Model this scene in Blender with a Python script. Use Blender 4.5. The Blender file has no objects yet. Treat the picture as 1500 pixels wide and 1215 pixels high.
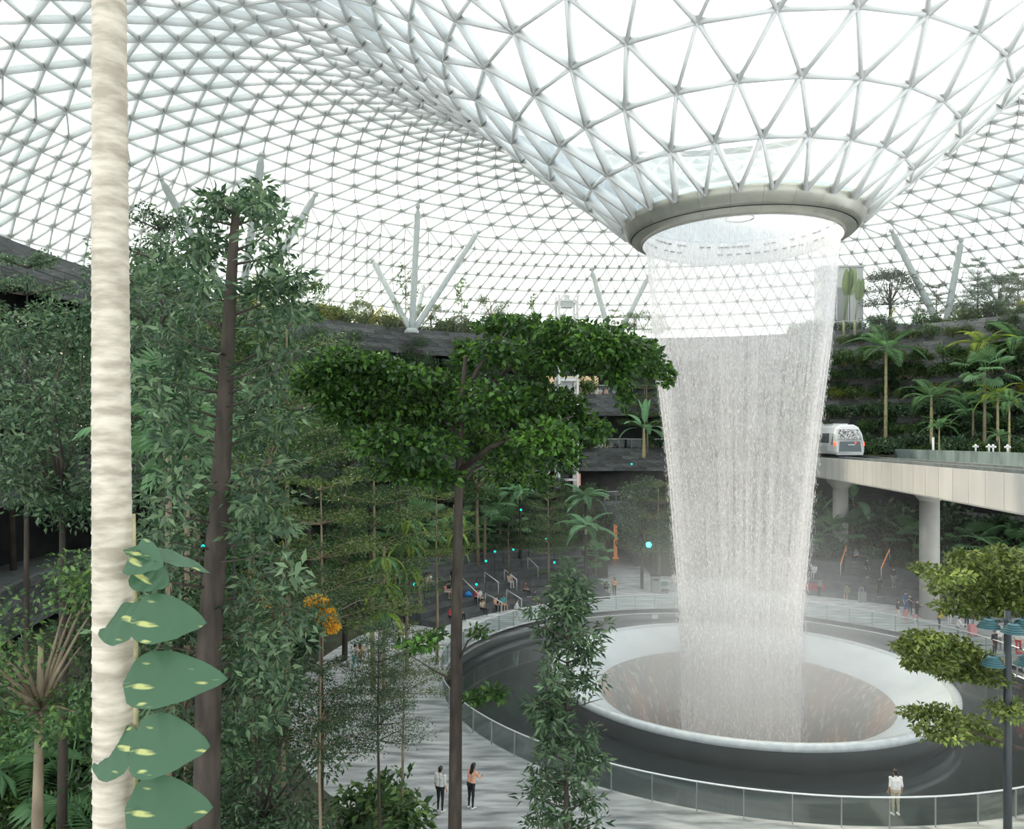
import bpy, bmesh, math, random
import numpy as np
from mathutils import Vector, Matrix, Euler

# ------------------------------------------------------------------ camera, sky, sun, exposure
F_PX, HORIZON, CAM_H = 1104.0, 645.0, 14.0          # focal length in pixels of the 1500 x 1215 frame
sc = bpy.context.scene
col = sc.collection
cam_d = bpy.data.cameras.new('camera')
cam_d.sensor_width = 36.0
cam_d.lens = 36.0 * F_PX / 1500.0
cam_d.shift_y = (HORIZON - 607.5) / 1500.0
cam_d.clip_start = 0.1
cam_d.clip_end = 600
cam = bpy.data.objects.new('camera', cam_d)
col.objects.link(cam)
cam.location = (0, 0, CAM_H)
cam.rotation_euler = (math.pi / 2, 0, 0)
sc.camera = cam

world = bpy.data.worlds.new('overcast_sky')
sc.world = world
world.use_nodes = True
bg = world.node_tree.nodes['Background']
bg.inputs[0].default_value = (0.98, 0.99, 1.0, 1)
bg.inputs[1].default_value = 1.9

sun_d = bpy.data.lights.new('sun', 'SUN')
sun_d.energy = 8.0
sun_d.color = (1.0, 0.86, 0.66)
sun_d.angle = math.radians(3)
sun = bpy.data.objects.new('sun', sun_d)
col.objects.link(sun)
sun.rotation_euler = Vector((0.47, -0.75, -0.50)).to_track_quat('-Z', 'Y').to_euler()

vs = sc.view_settings
vs.view_transform = 'Standard'
vs.look = 'None'
vs.gamma = 1.0
vs.use_curve_mapping = False
vs.exposure = 0.6
cy = sc.cycles
cy.max_bounces = 7
cy.diffuse_bounces = 4
cy.glossy_bounces = 2
cy.transmission_bounces = 3
cy.transparent_max_bounces = 24
cy.volume_bounces = 1
cy.caustics_reflective = False
cy.caustics_refractive = False

# ------------------------------------------------------------------ helpers
RNG = np.random.default_rng(7)
random.seed(7)
PI = math.pi
AX, AY = 13.6, 45.0                                   # axis of the waterfall


def at(px, py, d):
    """point in the hall seen at that pixel of the photograph, d metres in front of the camera"""
    return Vector(((px - 750.0) / F_PX * d, d, CAM_H - (py - HORIZON) / F_PX * d))


def on(px, py, z=0.0):
    """point at height z seen at that pixel"""
    d = (CAM_H - z) * F_PX / (py - HORIZON)
    return at(px, py, d)


def pol(R, a, z=0.0):
    a = math.radians(a)
    return Vector((AX + R * math.cos(a), AY + R * math.sin(a), z))


def mesh_np(name, V, F, mats=(), v=None, smooth=False, uv=None, midx=None):
    V = np.asarray(V, dtype=np.float32)
    F = np.asarray(F, dtype=np.int32)
    k = F.shape[1]
    me = bpy.data.meshes.new(name)
    me.vertices.add(len(V))
    me.vertices.foreach_set('co', V.ravel())
    me.loops.add(F.size)
    me.loops.foreach_set('vertex_index', F.ravel())
    me.polygons.add(len(F))
    me.polygons.foreach_set('loop_start', np.arange(0, F.size, k, dtype=np.int32))
    me.update(calc_edges=True)
    if smooth:
        me.polygons.foreach_set('use_smooth', np.ones(len(F), dtype=bool))
    if v is not None:
        at_ = me.attributes.new('v', 'FLOAT', 'POINT')
        at_.data.foreach_set('value', np.asarray(v, dtype=np.float32))
    if uv is not None:
        l = me.uv_layers.new(name='uv')
        l.data.foreach_set('uv', np.asarray(uv, dtype=np.float32)[F.ravel()].ravel())
    if midx is not None:
        me.polygons.foreach_set('material_index', np.asarray(midx, dtype=np.int32))
    for m in mats:
        me.materials.append(m)
    return me


class MB:
    """collects boxes, tubes, lathes into one mesh"""

    def __init__(s):
        s.v, s.f, s.m, s.cur, s.sm = [], [], [], 0, []

    def add(s, vs_, fs, smooth=False):
        o = len(s.v)
        s.v += [tuple(p) for p in vs_]
        for f in fs:
            s.f.append(tuple(i + o for i in f))
            s.m.append(s.cur)
            s.sm.append(smooth)
        return s

    def box(s, c, size, rz=0.0, M=None):
        hx, hy, hz = size[0] / 2, size[1] / 2, size[2] / 2
        P = [(-hx, -hy, -hz), (hx, -hy, -hz), (hx, hy, -hz), (-hx, hy, -hz), (-hx, -hy, hz), (hx, -hy, hz), (hx, hy, hz), (-hx, hy, hz)]
        if M is None:
            M = Matrix.Translation(c) @ Matrix.Rotation(rz, 4, 'Z')
        else:
            M = Matrix.Translation(c) @ M
        P = [M @ Vector(p) for p in P]
        return s.add(P, [(0, 3, 2, 1), (4, 5, 6, 7), (0, 1, 5, 4), (1, 2, 6, 5), (2, 3, 7, 6), (3, 0, 4, 7)])

    def bar(s, a, b, w, h=None, up=Vector((0, 0, 1))):
        a, b = Vector(a), Vector(b)
        d = b - a
        L = d.length
        if L < 1e-6:
            return s
        d.normalize()
        side = d.cross(up)
        if side.length < 1e-4:
            side = d.cross(Vector((1, 0, 0)))
        side.normalize()
        u = side.cross(d)
        h = h or w
        P = []
        for p in (a, b):
            P += [p - side * w / 2 - u * h / 2, p + side * w / 2 - u * h / 2, p + side * w / 2 + u * h / 2, p - side * w / 2 + u * h / 2]
        return s.add(P, [(3, 2, 1, 0), (4, 5, 6, 7), (0, 1, 5, 4), (1, 2, 6, 5), (2, 3, 7, 6), (3, 0, 4, 7)])

    def tube(s, pts, radii, n=8, cap=True):
        pts = [Vector(p) for p in pts]
        if not hasattr(radii, '__len__'):
            radii = [radii] * len(pts)
        V = []
        ref = Vector((0.3, 1, 0.1)).normalized()
        for i, p in enumerate(pts):
            d = (pts[min(i + 1, len(pts) - 1)] - pts[max(i - 1, 0)])
            if d.length < 1e-9:
                d = Vector((0, 0, 1))
            d.normalize()
            a = d.cross(ref)
            if a.length < 0.05:
                a = d.cross(Vector((1, 0, 0)))
            a.normalize()
            b = d.cross(a)
            for k in range(n):
                t = 2 * PI * k / n
                V.append(p + (a * math.cos(t) + b * math.sin(t)) * radii[i])
        Fs = []
        for i in range(len(pts) - 1):
            for k in range(n):
                k2 = (k + 1) % n
                Fs.append((i * n + k, i * n + k2, (i + 1) * n + k2, (i + 1) * n + k))
        if cap:
            Fs.append(tuple(range(n - 1, -1, -1)))
            Fs.append(tuple((len(pts) - 1) * n + k for k in range(n)))
        return s.add(V, Fs, True)

    def lathe(s, prof, a0=0.0, a1=360.0, n=96, c=(AX, AY, 0), smooth=True):
        """profile of (R, z) turned about a vertical axis"""
        full = abs(a1 - a0) >= 359.9
        m = n if full else n + 1
        V = []
        for i in range(m):
            a = math.radians(a0 + (a1 - a0) * i / n)
            for R, z in prof:
                V.append((c[0] + R * math.cos(a), c[1] + R * math.sin(a), c[2] + z))
        k = len(prof)
        Fs = []
        for i in range(n):
            j = (i + 1) % m
            for q in range(k - 1):
                Fs.append((i * k + q, j * k + q, j * k + q + 1, i * k + q + 1))
        s.add(V, Fs, smooth)
        if not full:
            s.add(V[:k] + V[n * k:], [tuple(range(k)), tuple(range(2 * k - 1, k - 1, -1))])
        return s

    def mesh(s, name, mats):
        me = bpy.data.meshes.new(name)
        me.from_pydata(s.v, [], s.f)
        if not isinstance(mats, (list, tuple)):
            mats = [mats]
        for m in mats:
            me.materials.append(m)
        me.polygons.foreach_set('material_index', np.array(s.m, dtype=np.int32))
        me.polygons.foreach_set('use_smooth', np.array(s.sm, dtype=bool))
        me.update()
        return me

    def build(s, name, mats, parent=None):
        return link(name, s.mesh(name, mats), parent)


def link(name, me, parent=None, M=None):
    o = bpy.data.objects.new(name, me)
    col.objects.link(o)
    if parent:
        o.parent = parent
    if M is not None:
        o.matrix_local = M
    return o


def tag(o, label=None, cat=None, group=None, kind=None):
    if label:
        o['label'] = label
    if cat:
        o['category'] = cat
    if group:
        o['group'] = group
    if kind:
        o['kind'] = kind
    return o


def thing(name, label, cat, loc=(0, 0, 0), rz=0.0, group=None, scale=1.0):
    o = bpy.data.objects.new(name, None)
    col.objects.link(o)
    o.location = loc
    o.rotation_euler = (0, 0, rz)
    o.scale = (scale,) * 3 if not hasattr(scale, '__len__') else scale
    o.empty_display_size = 0.2
    return tag(o, label, cat, group)


# ------------------------------------------------------------------ materials
def nodes_of(name):
    m = bpy.data.materials.new(name)
    m.use_nodes = True
    nt = m.node_tree
    return m, nt, nt.nodes, nt.links, nt.nodes['Principled BSDF']


def mat(name, c, rough=0.6, metal=0.0, c2=None, scale=4.0, spec=0.5, bump=0.0, stretch=(1, 1, 1), emit=None, detail=4.0, rnd=0.0, coords='Object', lo=0.35, hi=0.65):
    m, nt, N, Lk, b = nodes_of(name)
    b.inputs['Roughness'].default_value = rough
    b.inputs['Metallic'].default_value = metal
    b.inputs['Specular IOR Level'].default_value = spec
    b.inputs['Base Color'].default_value = (*c, 1)
    if c2 is not None or bump:
        tc = N.new('ShaderNodeTexCoord')
        mp = N.new('ShaderNodeMapping')
        mp.inputs['Scale'].default_value = stretch
        nz = N.new('ShaderNodeTexNoise')
        nz.inputs['Scale'].default_value = scale
        nz.inputs['Detail'].default_value = detail
        Lk.new(tc.outputs[coords], mp.inputs['Vector'])
        Lk.new(mp.outputs[0], nz.inputs['Vector'])
        if c2 is not None:
            r = N.new('ShaderNodeValToRGB')
            r.color_ramp.elements[0].color = (*c, 1)
            r.color_ramp.elements[1].color = (*c2, 1)
            r.color_ramp.elements[0].position = lo
            r.color_ramp.elements[1].position = hi
            Lk.new(nz.outputs['Fac'], r.inputs[0])
            out = r.outputs[0]
            if rnd:
                oi = N.new('ShaderNodeObjectInfo')
                mr = N.new('ShaderNodeMapRange')
                mr.inputs[3].default_value = 1 - rnd
                mr.inputs[4].default_value = 1 + rnd
                mx = N.new('ShaderNodeVectorMath')
                mx.operation = 'SCALE'
                Lk.new(oi.outputs['Random'], mr.inputs[0])
                Lk.new(out, mx.inputs[0])
                Lk.new(mr.outputs[0], mx.inputs['Scale'])
                out = mx.outputs[0]
            Lk.new(out, b.inputs['Base Color'])
        if bump:
            bp = N.new('ShaderNodeBump')
            bp.inputs['Strength'].default_value = bump
            Lk.new(nz.outputs['Fac'], bp.inputs['Height'])
            Lk.new(bp.outputs[0], b.inputs['Normal'])
    if emit:
        b.inputs['Emission Color'].default_value = (*c, 1)
        b.inputs['Emission Strength'].default_value = emit
    return m


def leafmat(name, c1, c2, transl=0.3, rough=0.42, rnd=0.25, spec=0.5):
    """leaf colour varies from leaf to leaf (attribute v) and from plant to plant"""
    m, nt, N, Lk, b = nodes_of(name)
    a = N.new('ShaderNodeAttribute')
    a.attribute_name = 'v'
    r = N.new('ShaderNodeValToRGB')
    r.color_ramp.elements[0].color = (*[min(0.9, 1.5 * x) for x in c1], 1)
    r.color_ramp.elements[1].color = (*[min(0.9, 1.5 * x) for x in c2], 1)
    Lk.new(a.outputs['Fac'], r.inputs[0])
    oi = N.new('ShaderNodeObjectInfo')
    mr = N.new('ShaderNodeMapRange')
    mr.inputs[3].default_value = 1 - rnd
    mr.inputs[4].default_value = 1 + rnd
    Lk.new(oi.outputs['Random'], mr.inputs[0])
    mx = N.new('ShaderNodeVectorMath')
    mx.operation = 'SCALE'
    Lk.new(r.outputs[0], mx.inputs[0])
    Lk.new(mr.outputs[0], mx.inputs['Scale'])
    Lk.new(mx.outputs[0], b.inputs['Base Color'])
    b.inputs['Roughness'].default_value = rough
    b.inputs['Specular IOR Level'].default_value = spec
    t = N.new('ShaderNodeBsdfTranslucent')
    hs = N.new('ShaderNodeHueSaturation')
    hs.inputs['Hue'].default_value = 0.475
    hs.inputs['Value'].default_value = 1.5
    Lk.new(mx.outputs[0], hs.inputs['Color'])
    Lk.new(hs.outputs[0], t.inputs['Color'])
    ms = N.new('ShaderNodeMixShader')
    ms.inputs[0].default_value = transl
    Lk.new(b.outputs[0], ms.inputs[1])
    Lk.new(t.outputs[0], ms.inputs[2])
    Lk.new(ms.outputs[0], N['Material Output'].inputs[0])
    return m


def glassmat(name, tint=(0.9, 0.95, 0.95), gloss=0.1, fres=0.6, frost=0.0, frost_col=(0.85, 0.9, 0.92), rough=0.05):
    m, nt, N, Lk, b = nodes_of(name)
    N.remove(b)
    t = N.new('ShaderNodeBsdfTransparent')
    t.inputs[0].default_value = (*tint, 1)
    g = N.new('ShaderNodeBsdfGlossy')
    g.inputs['Roughness'].default_value = rough
    lw = N.new('ShaderNodeLayerWeight')
    lw.inputs[0].default_value = 0.25
    ma = N.new('ShaderNodeMath')
    ma.operation = 'MULTIPLY_ADD'
    ma.inputs[1].default_value = fres
    ma.inputs[2].default_value = gloss * 0.4
    Lk.new(lw.outputs['Fresnel'], ma.inputs[0])
    m1 = N.new('ShaderNodeMixShader')
    Lk.new(ma.outputs[0], m1.inputs[0])
    Lk.new(t.outputs[0], m1.inputs[1])
    Lk.new(g.outputs[0], m1.inputs[2])
    out = m1
    if frost:
        d = N.new('ShaderNodeBsdfTranslucent')
        d.inputs[0].default_value = (*frost_col, 1)
        m2 = N.new('ShaderNodeMixShader')
        fc = N.new('ShaderNodeMath')               # frosting added to dim the sky more at a slant
        fc.operation = 'MULTIPLY_ADD'
        fc.inputs[1].default_value = 0.85
        fc.inputs[2].default_value = frost
        fc.use_clamp = True
        Lk.new(lw.outputs['Facing'], fc.inputs[0])
        Lk.new(fc.outputs[0], m2.inputs[0])
        Lk.new(m1.outputs[0], m2.inputs[1])
        Lk.new(d.outputs[0], m2.inputs[2])
        out = m2
    Lk.new(out.outputs[0], N['Material Output'].inputs[0])
    return m


M = {}
_mat = mat


def mat(name, c, *a, **k):
    """lighter shades for stone, bark and soil"""
    if name in LIGHTER:
        c = tuple(min(0.85, 1.4 * x) for x in c)
        if k.get('c2'):
            k['c2'] = tuple(min(0.85, 1.4 * x) for x in k['c2'])
    return _mat(name, c, *a, **k)


LIGHTER = {'slate', 'slate_dark', 'slate_joint', 'soil', 'step_stone', 'wet_stone', 'bark_dark', 'bark_brown', 'stem_tan', 'deck_dark', 'parapet_patina', 'dark_wall', 'sheet_water', 'palm_bark', 'champagne_metal'}
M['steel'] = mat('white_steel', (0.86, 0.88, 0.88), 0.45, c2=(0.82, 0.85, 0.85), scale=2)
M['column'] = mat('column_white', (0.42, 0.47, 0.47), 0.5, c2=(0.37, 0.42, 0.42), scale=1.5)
M['ringmetal'] = mat('champagne_metal', (0.36, 0.36, 0.31), 0.38, 0.55, c2=(0.31, 0.31, 0.27), scale=1.2)
M['ringlining'] = mat('white_lining', (0.82, 0.8, 0.8), 0.5)
M['dark'] = mat('dark_slot', (0.05, 0.05, 0.055), 0.7)
M['roofglass'] = glassmat('roof_glass', (0.92, 0.96, 0.97), 0.1, 0.3, 0.1, (0.44, 0.485, 0.50))
M['dimglass'] = glassmat('dimmed_roof_glass', (0.92, 0.96, 0.97), 0.1, 0.3, 0.42, (0.29, 0.33, 0.345))  # frosting added to the outer panes to tone down the bright sky
M['clearglass'] = glassmat('balustrade_glass', (0.93, 0.97, 0.96), 0.05, 0.3)
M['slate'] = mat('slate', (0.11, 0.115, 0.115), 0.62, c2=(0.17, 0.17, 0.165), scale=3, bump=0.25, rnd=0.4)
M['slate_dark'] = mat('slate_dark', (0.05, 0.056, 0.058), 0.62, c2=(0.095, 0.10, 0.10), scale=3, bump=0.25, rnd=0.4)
M['slatebase'] = mat('slate_joint', (0.045, 0.05, 0.052), 0.8, c2=(0.07, 0.075, 0.075), scale=2)
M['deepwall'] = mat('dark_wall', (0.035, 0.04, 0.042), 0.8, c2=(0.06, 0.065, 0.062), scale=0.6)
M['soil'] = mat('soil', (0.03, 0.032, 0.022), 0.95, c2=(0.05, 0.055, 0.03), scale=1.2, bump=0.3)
M['step'] = mat('step_stone', (0.045, 0.048, 0.05), 0.5, c2=(0.075, 0.08, 0.082), scale=1.5)
M['basinrim'] = mat('basin_rim', (0.62, 0.66, 0.66), 0.25, c2=(0.5, 0.54, 0.55), scale=3)
M['concrete'] = mat('fascia_panel', (0.62, 0.60, 0.57), 0.55, c2=(0.54, 0.53, 0.51), scale=0.9, stretch=(1, 1, 0.15), rnd=0.06)
M['concrete2'] = mat('column_concrete', (0.56, 0.55, 0.5), 0.6, c2=(0.48, 0.47, 0.44), scale=0.8)
M['deck'] = mat('deck_dark', (0.09, 0.1, 0.1), 0.6, c2=(0.13, 0.15, 0.15), scale=2)
M['patina'] = mat('parapet_patina', (0.10, 0.14, 0.135), 0.6, c2=(0.2, 0.25, 0.24), scale=1.2, stretch=(1, 1, 0.3))
M['trainwhite'] = mat('train_white', (0.75, 0.76, 0.76), 0.25)
M['traingrey'] = mat('train_grey', (0.13, 0.16, 0.17), 0.35)
M['trainglass'] = mat('train_glass', (0.06, 0.075, 0.075), 0.06, spec=0.8, c2=(0.12, 0.13, 0.13), scale=1.5)
M['windshield'] = mat('train_windshield', (0.05, 0.05, 0.05), 0.08, spec=0.9, c2=(0.65, 0.65, 0.65), scale=6, stretch=(1, 1, 2.0), lo=0.46, hi=0.54)  # reflections of the roof grid put into the glass colour as pale squiggles
M['red'] = mat('red_lamp', (1.0, 0.06, 0.02), 0.3, emit=2.5)
M['redmat'] = mat('red_fabric', (0.35, 0.04, 0.05), 0.8)
M['black'] = mat('black_rubber', (0.02, 0.02, 0.02), 0.6)
M['grey'] = mat('grey_metal', (0.3, 0.31, 0.31), 0.45, 0.3)
M['lightgrey'] = mat('light_grey_metal', (0.6, 0.62, 0.62), 0.4, 0.2)
M['chrome'] = mat('rail_steel', (0.72, 0.74, 0.74), 0.3, 0.4)
M['white'] = mat('white_paint', (0.8, 0.8, 0.8), 0.5)
M['teal'] = mat('teal_lamp', (0.0, 0.6, 0.5), 0.3, emit=1.3)
M['tealbright'] = mat('teal_floodlight', (0.05, 0.85, 0.9), 0.3, emit=6.0)
M['tealpaint'] = mat('teal_paint', (0.07, 0.17, 0.19), 0.5)
M['bluemat'] = mat('blue_fabric', (0.02, 0.22, 0.62), 0.7)
M['warm'] = mat('warm_window', (1.0, 0.34, 0.07), 0.5, emit=0.8)
M['warmstrip'] = mat('warm_strip', (0.8, 0.3, 0.08), 0.5, emit=0.22)
M['beige'] = mat('beige_panel', (0.9, 0.66, 0.42), 0.6, emit=0.38)
M['bark'] = mat('bark_dark', (0.024, 0.019, 0.015), 0.85, c2=(0.055, 0.044, 0.034), scale=5, stretch=(1, 1, 0.25), bump=0.4)
M['barkmid'] = mat('bark_brown', (0.14, 0.11, 0.075), 0.85, c2=(0.22, 0.18, 0.12), scale=4, stretch=(1, 1, 0.4), bump=0.3)
M['barkgreen'] = mat('stem_tan', (0.2, 0.19, 0.1), 0.8, c2=(0.3, 0.27, 0.15), scale=3, stretch=(1, 1, 3))
M['palmbark'] = mat('palm_bark', (0.27, 0.24, 0.19), 0.85, c2=(0.45, 0.41, 0.34), scale=3.5, stretch=(1, 1, 3.5), bump=0.35)
M['leaf_dark'] = leafmat('leaf_dark', (0.009, 0.027, 0.011), (0.065, 0.125, 0.04), 0.28)
M['leaf_mid'] = leafmat('leaf_mid', (0.016, 0.046, 0.015), (0.11, 0.19, 0.05), 0.32)
M['leaf_cool'] = leafmat('leaf_cool', (0.018, 0.046, 0.022), (0.12, 0.19, 0.095), 0.28)
M['leaf_olive'] = leafmat('leaf_olive', (0.032, 0.062, 0.016), (0.13, 0.185, 0.05), 0.35)
M['leaf_sunny'] = leafmat('leaf_sunny', (0.045, 0.08, 0.015), (0.24, 0.31, 0.085), 0.38)  # sunlight on the layered tree put into its leaf colour
M['leaf_yellow'] = leafmat('leaf_yellow', (0.11, 0.15, 0.02), (0.34, 0.37, 0.06), 0.4)
M['leaf_bright'] = leafmat('leaf_bright', (0.012, 0.042, 0.010), (0.085, 0.20, 0.028), 0.35)
M['frond'] = leafmat('frond_green', (0.03, 0.085, 0.035), (0.12, 0.24, 0.10), 0.3)
M['frond_y'] = leafmat('frond_yellow', (0.10, 0.17, 0.03), (0.25, 0.34, 0.07), 0.35)
M['banana'] = leafmat('banana_green', (0.055, 0.14, 0.065), (0.15, 0.29, 0.15), 0.3)
M['paddle'] = leafmat('paddle_green', (0.05, 0.085, 0.04), (0.12, 0.18, 0.07), 0.3)
M['flower'] = leafmat('flower_yellow', (0.58, 0.35, 0.02), (0.62, 0.46, 0.07), 0.4)
M['stake'] = mat('bamboo_stake', (0.42, 0.36, 0.22), 0.7)
# ------------------------------------------------------------------ ground, pool and basin
M['floor'] = mat('wet_stone', (0.15, 0.16, 0.165), 0.32, c2=(0.42, 0.43, 0.43), scale=1.1, stretch=(0.5, 2.2, 1), detail=8, lo=0.33, hi=0.62)
b_ = MB().lathe([(17.7, -0.02), (17.7, 0.0), (62, 0.0), (62, -0.4), (17.7, -0.4)], n=128)
tag(b_.build('floor', M['floor']), 'grey streaked stone floor around the round pool', kind='structure')

M['pool'] = mat('pool_lining', (0.055, 0.065, 0.065), 0.12, c2=(0.075, 0.085, 0.085), scale=0.4, spec=0.6)
tag(MB().lathe([(17.75, -0.42), (17.62, -0.42), (17.62, -1.3), (17.75, -1.3)], n=128).build('wall_pool', M['pool']), 'dark inner wall of the pool', kind='structure')
M['poolwater'] = mat('pool_water', (0.035, 0.042, 0.042), 0.07, spec=0.55, bump=0.02, scale=2.5)
tag(MB().lathe([(17.62, -0.95), (11.0, -0.95), (11.0, -1.2), (17.62, -1.2)], n=128, smooth=False).build('pool_water', M['poolwater']), 'dark still water of the ring pool around the basin', 'water', kind='stuff')


def bowlmat():
    m, nt, N, Lk, b = nodes_of('basin_water')
    tc = N.new('ShaderNodeTexCoord')
    sp = N.new('ShaderNodeSeparateXYZ')
    Lk.new(tc.outputs['Object'], sp.inputs[0])
    mp = N.new('ShaderNodeMapping')
    mp.inputs['Scale'].default_value = (1, 1, 0.45)
    Lk.new(tc.outputs['Object'], mp.inputs[0])
    n1 = N.new('ShaderNodeTexNoise')
    n1.inputs['Scale'].default_value = 0.55
    n1.inputs['Detail'].default_value = 6
    n2 = N.new('ShaderNodeTexNoise')
    n2.inputs['Scale'].default_value = 3.2
    n2.inputs['Detail'].default_value = 6
    Lk.new(mp.outputs[0], n1.inputs['Vector'])
    Lk.new(mp.outputs[0], n2.inputs['Vector'])
    r1 = N.new('ShaderNodeValToRGB')      # amber reflections on the running water, put into its colour
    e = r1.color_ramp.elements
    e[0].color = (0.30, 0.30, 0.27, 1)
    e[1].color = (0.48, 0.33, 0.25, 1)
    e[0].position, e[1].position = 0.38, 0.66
    Lk.new(n1.outputs['Fac'], r1.inputs[0])
    r2 = N.new('ShaderNodeValToRGB')
    r2.color_ramp.elements[0].position, r2.color_ramp.elements[1].position = 0.52, 0.72
    Lk.new(n2.outputs['Fac'], r2.inputs[0])
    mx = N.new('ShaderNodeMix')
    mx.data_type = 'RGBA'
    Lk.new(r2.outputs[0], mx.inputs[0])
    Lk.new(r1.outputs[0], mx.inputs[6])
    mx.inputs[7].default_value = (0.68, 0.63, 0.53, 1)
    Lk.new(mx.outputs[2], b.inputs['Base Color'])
    b.inputs['Roughness'].default_value = 0.25
    bp = N.new('ShaderNodeBump')
    bp.inputs['Strength'].default_value = 0.5
    Lk.new(n2.outputs['Fac'], bp.inputs['Height'])
    Lk.new(bp.outputs[0], b.inputs['Normal'])
    return m


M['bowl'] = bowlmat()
M['sheetwater'] = mat('sheet_water', (0.46, 0.5, 0.52), 0.2, c2=(0.56, 0.6, 0.62), scale=0.5, bump=0.05)
basin = thing('catch_basin', 'round funnel basin under the waterfall with a pale rim', 'basin', (AX, AY, 0))
C0 = (0, 0, 0)
MB().lathe([(10.95, 0.22), (11.0, 0.34), (11.25, 0.38), (11.42, 0.32), (11.42, 0.05), (11.3, 0.0)], c=C0, n=128).build('rim', M['basinrim'], basin)
MB().lathe([(11.36, 0.04), (11.34, -1.15), (11.1, -1.15)], c=C0, n=128).build('outer_wall', M['pool'], basin)
MB().lathe([(10.97, 0.24), (10.6, 0.0), (9.8, -0.38), (9.0, -0.7), (8.4, -0.95)], c=C0, n=128).build('water_lip', M['sheetwater'], basin)
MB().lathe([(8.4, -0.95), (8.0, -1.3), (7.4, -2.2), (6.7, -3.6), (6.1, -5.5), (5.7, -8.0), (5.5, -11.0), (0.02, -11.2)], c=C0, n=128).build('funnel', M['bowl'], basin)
# glass balustrade round the pool: posts, panes and a steel rail
bal = thing('pool_balustrade', 'glass balustrade with slim steel rail round the pool edge', 'balustrade', (AX, AY, 0))
pane_me = MB().box((0, 0, 0.56), (0.02, 1.66, 1.0)).mesh('pane', M['clearglass'])
post_me = MB().box((0, 0, 0.55), (0.06, 0.03, 1.1)).mesh('post', M['grey'])
nb = 66
for i in range(nb):
    a = 2 * PI * i / nb
    if math.radians(-122) + 2 * PI < a < math.radians(-84) + 2 * PI:
        pass
    Mx = Matrix.Rotation(a, 4, 'Z') @ Matrix.Translation((17.85, 0, 0))
    link('pane', pane_me, bal, Mx)
    link('post', post_me, bal, Matrix.Rotation(a + PI / nb, 4, 'Z') @ Matrix.Translation((17.85, 0, 0)))
MB().tube([(17.85 * math.cos(2 * PI * i / 128), 17.85 * math.sin(2 * PI * i / 128), 1.12) for i in range(129)], 0.035, 8).build('handrail', M['chrome'], bal)
for i, (px, py, z) in enumerate([(958, 879, 0.25), (958, 903, -0.65)]):  # the lower plate stands in for the upper one's reflection in the pool
    p = on(px, py, z)
    t_ = MB().box((0, 0, 0), (0.45, 0.03, 0.28)).box((0, 0.03, 0), (0.5, 0.02, 0.33)).build('notice_and_reflection', M['white'])
    t_.location = pol(17.5 if i else 18.05, 90 - 8 * 0 + math.degrees(math.atan2(-(p.x - AX), p.y - AY)), z)
    tag(t_, ['small white notice plate fixed low on the balustrade glass', 'white plate standing in for the notice reflected in the pool water'][i], 'sign')

# ------------------------------------------------------------------ glass roof: steel gridshell with triangular panes
ctrl = [(6.2, 26.2), (6.75, 26.95), (9.05, 28.9), (11.6, 30.9), (14.2, 33.1), (17.0, 35.6), (20.5, 38.3), (25.0, 40.8), (30.0, 42.0), (36.0, 42.0), (42.0, 40.6), (48.0, 38.0), (54.0, 34.2), (60.0, 29.0), (65.0, 23.0), (69.0, 16.0), (71, 11.0), (72, 6.0)]


def catmull(P, n=24):
    P = [np.array(p, float) for p in P]
    out = []
    for i in range(1, len(P) - 2):
        for t in np.linspace(0, 1, n, endpoint=False):
            a, b, c, d = P[i - 1:i + 3]
            out.append(0.5 * ((2 * b) + (c - a) * t + (2 * a - 5 * b + 4 * c - d) * t * t + (3 * b - a - 3 * c + d) * t ** 3))
    out.append(P[-2])
    return np.array(out)


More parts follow.
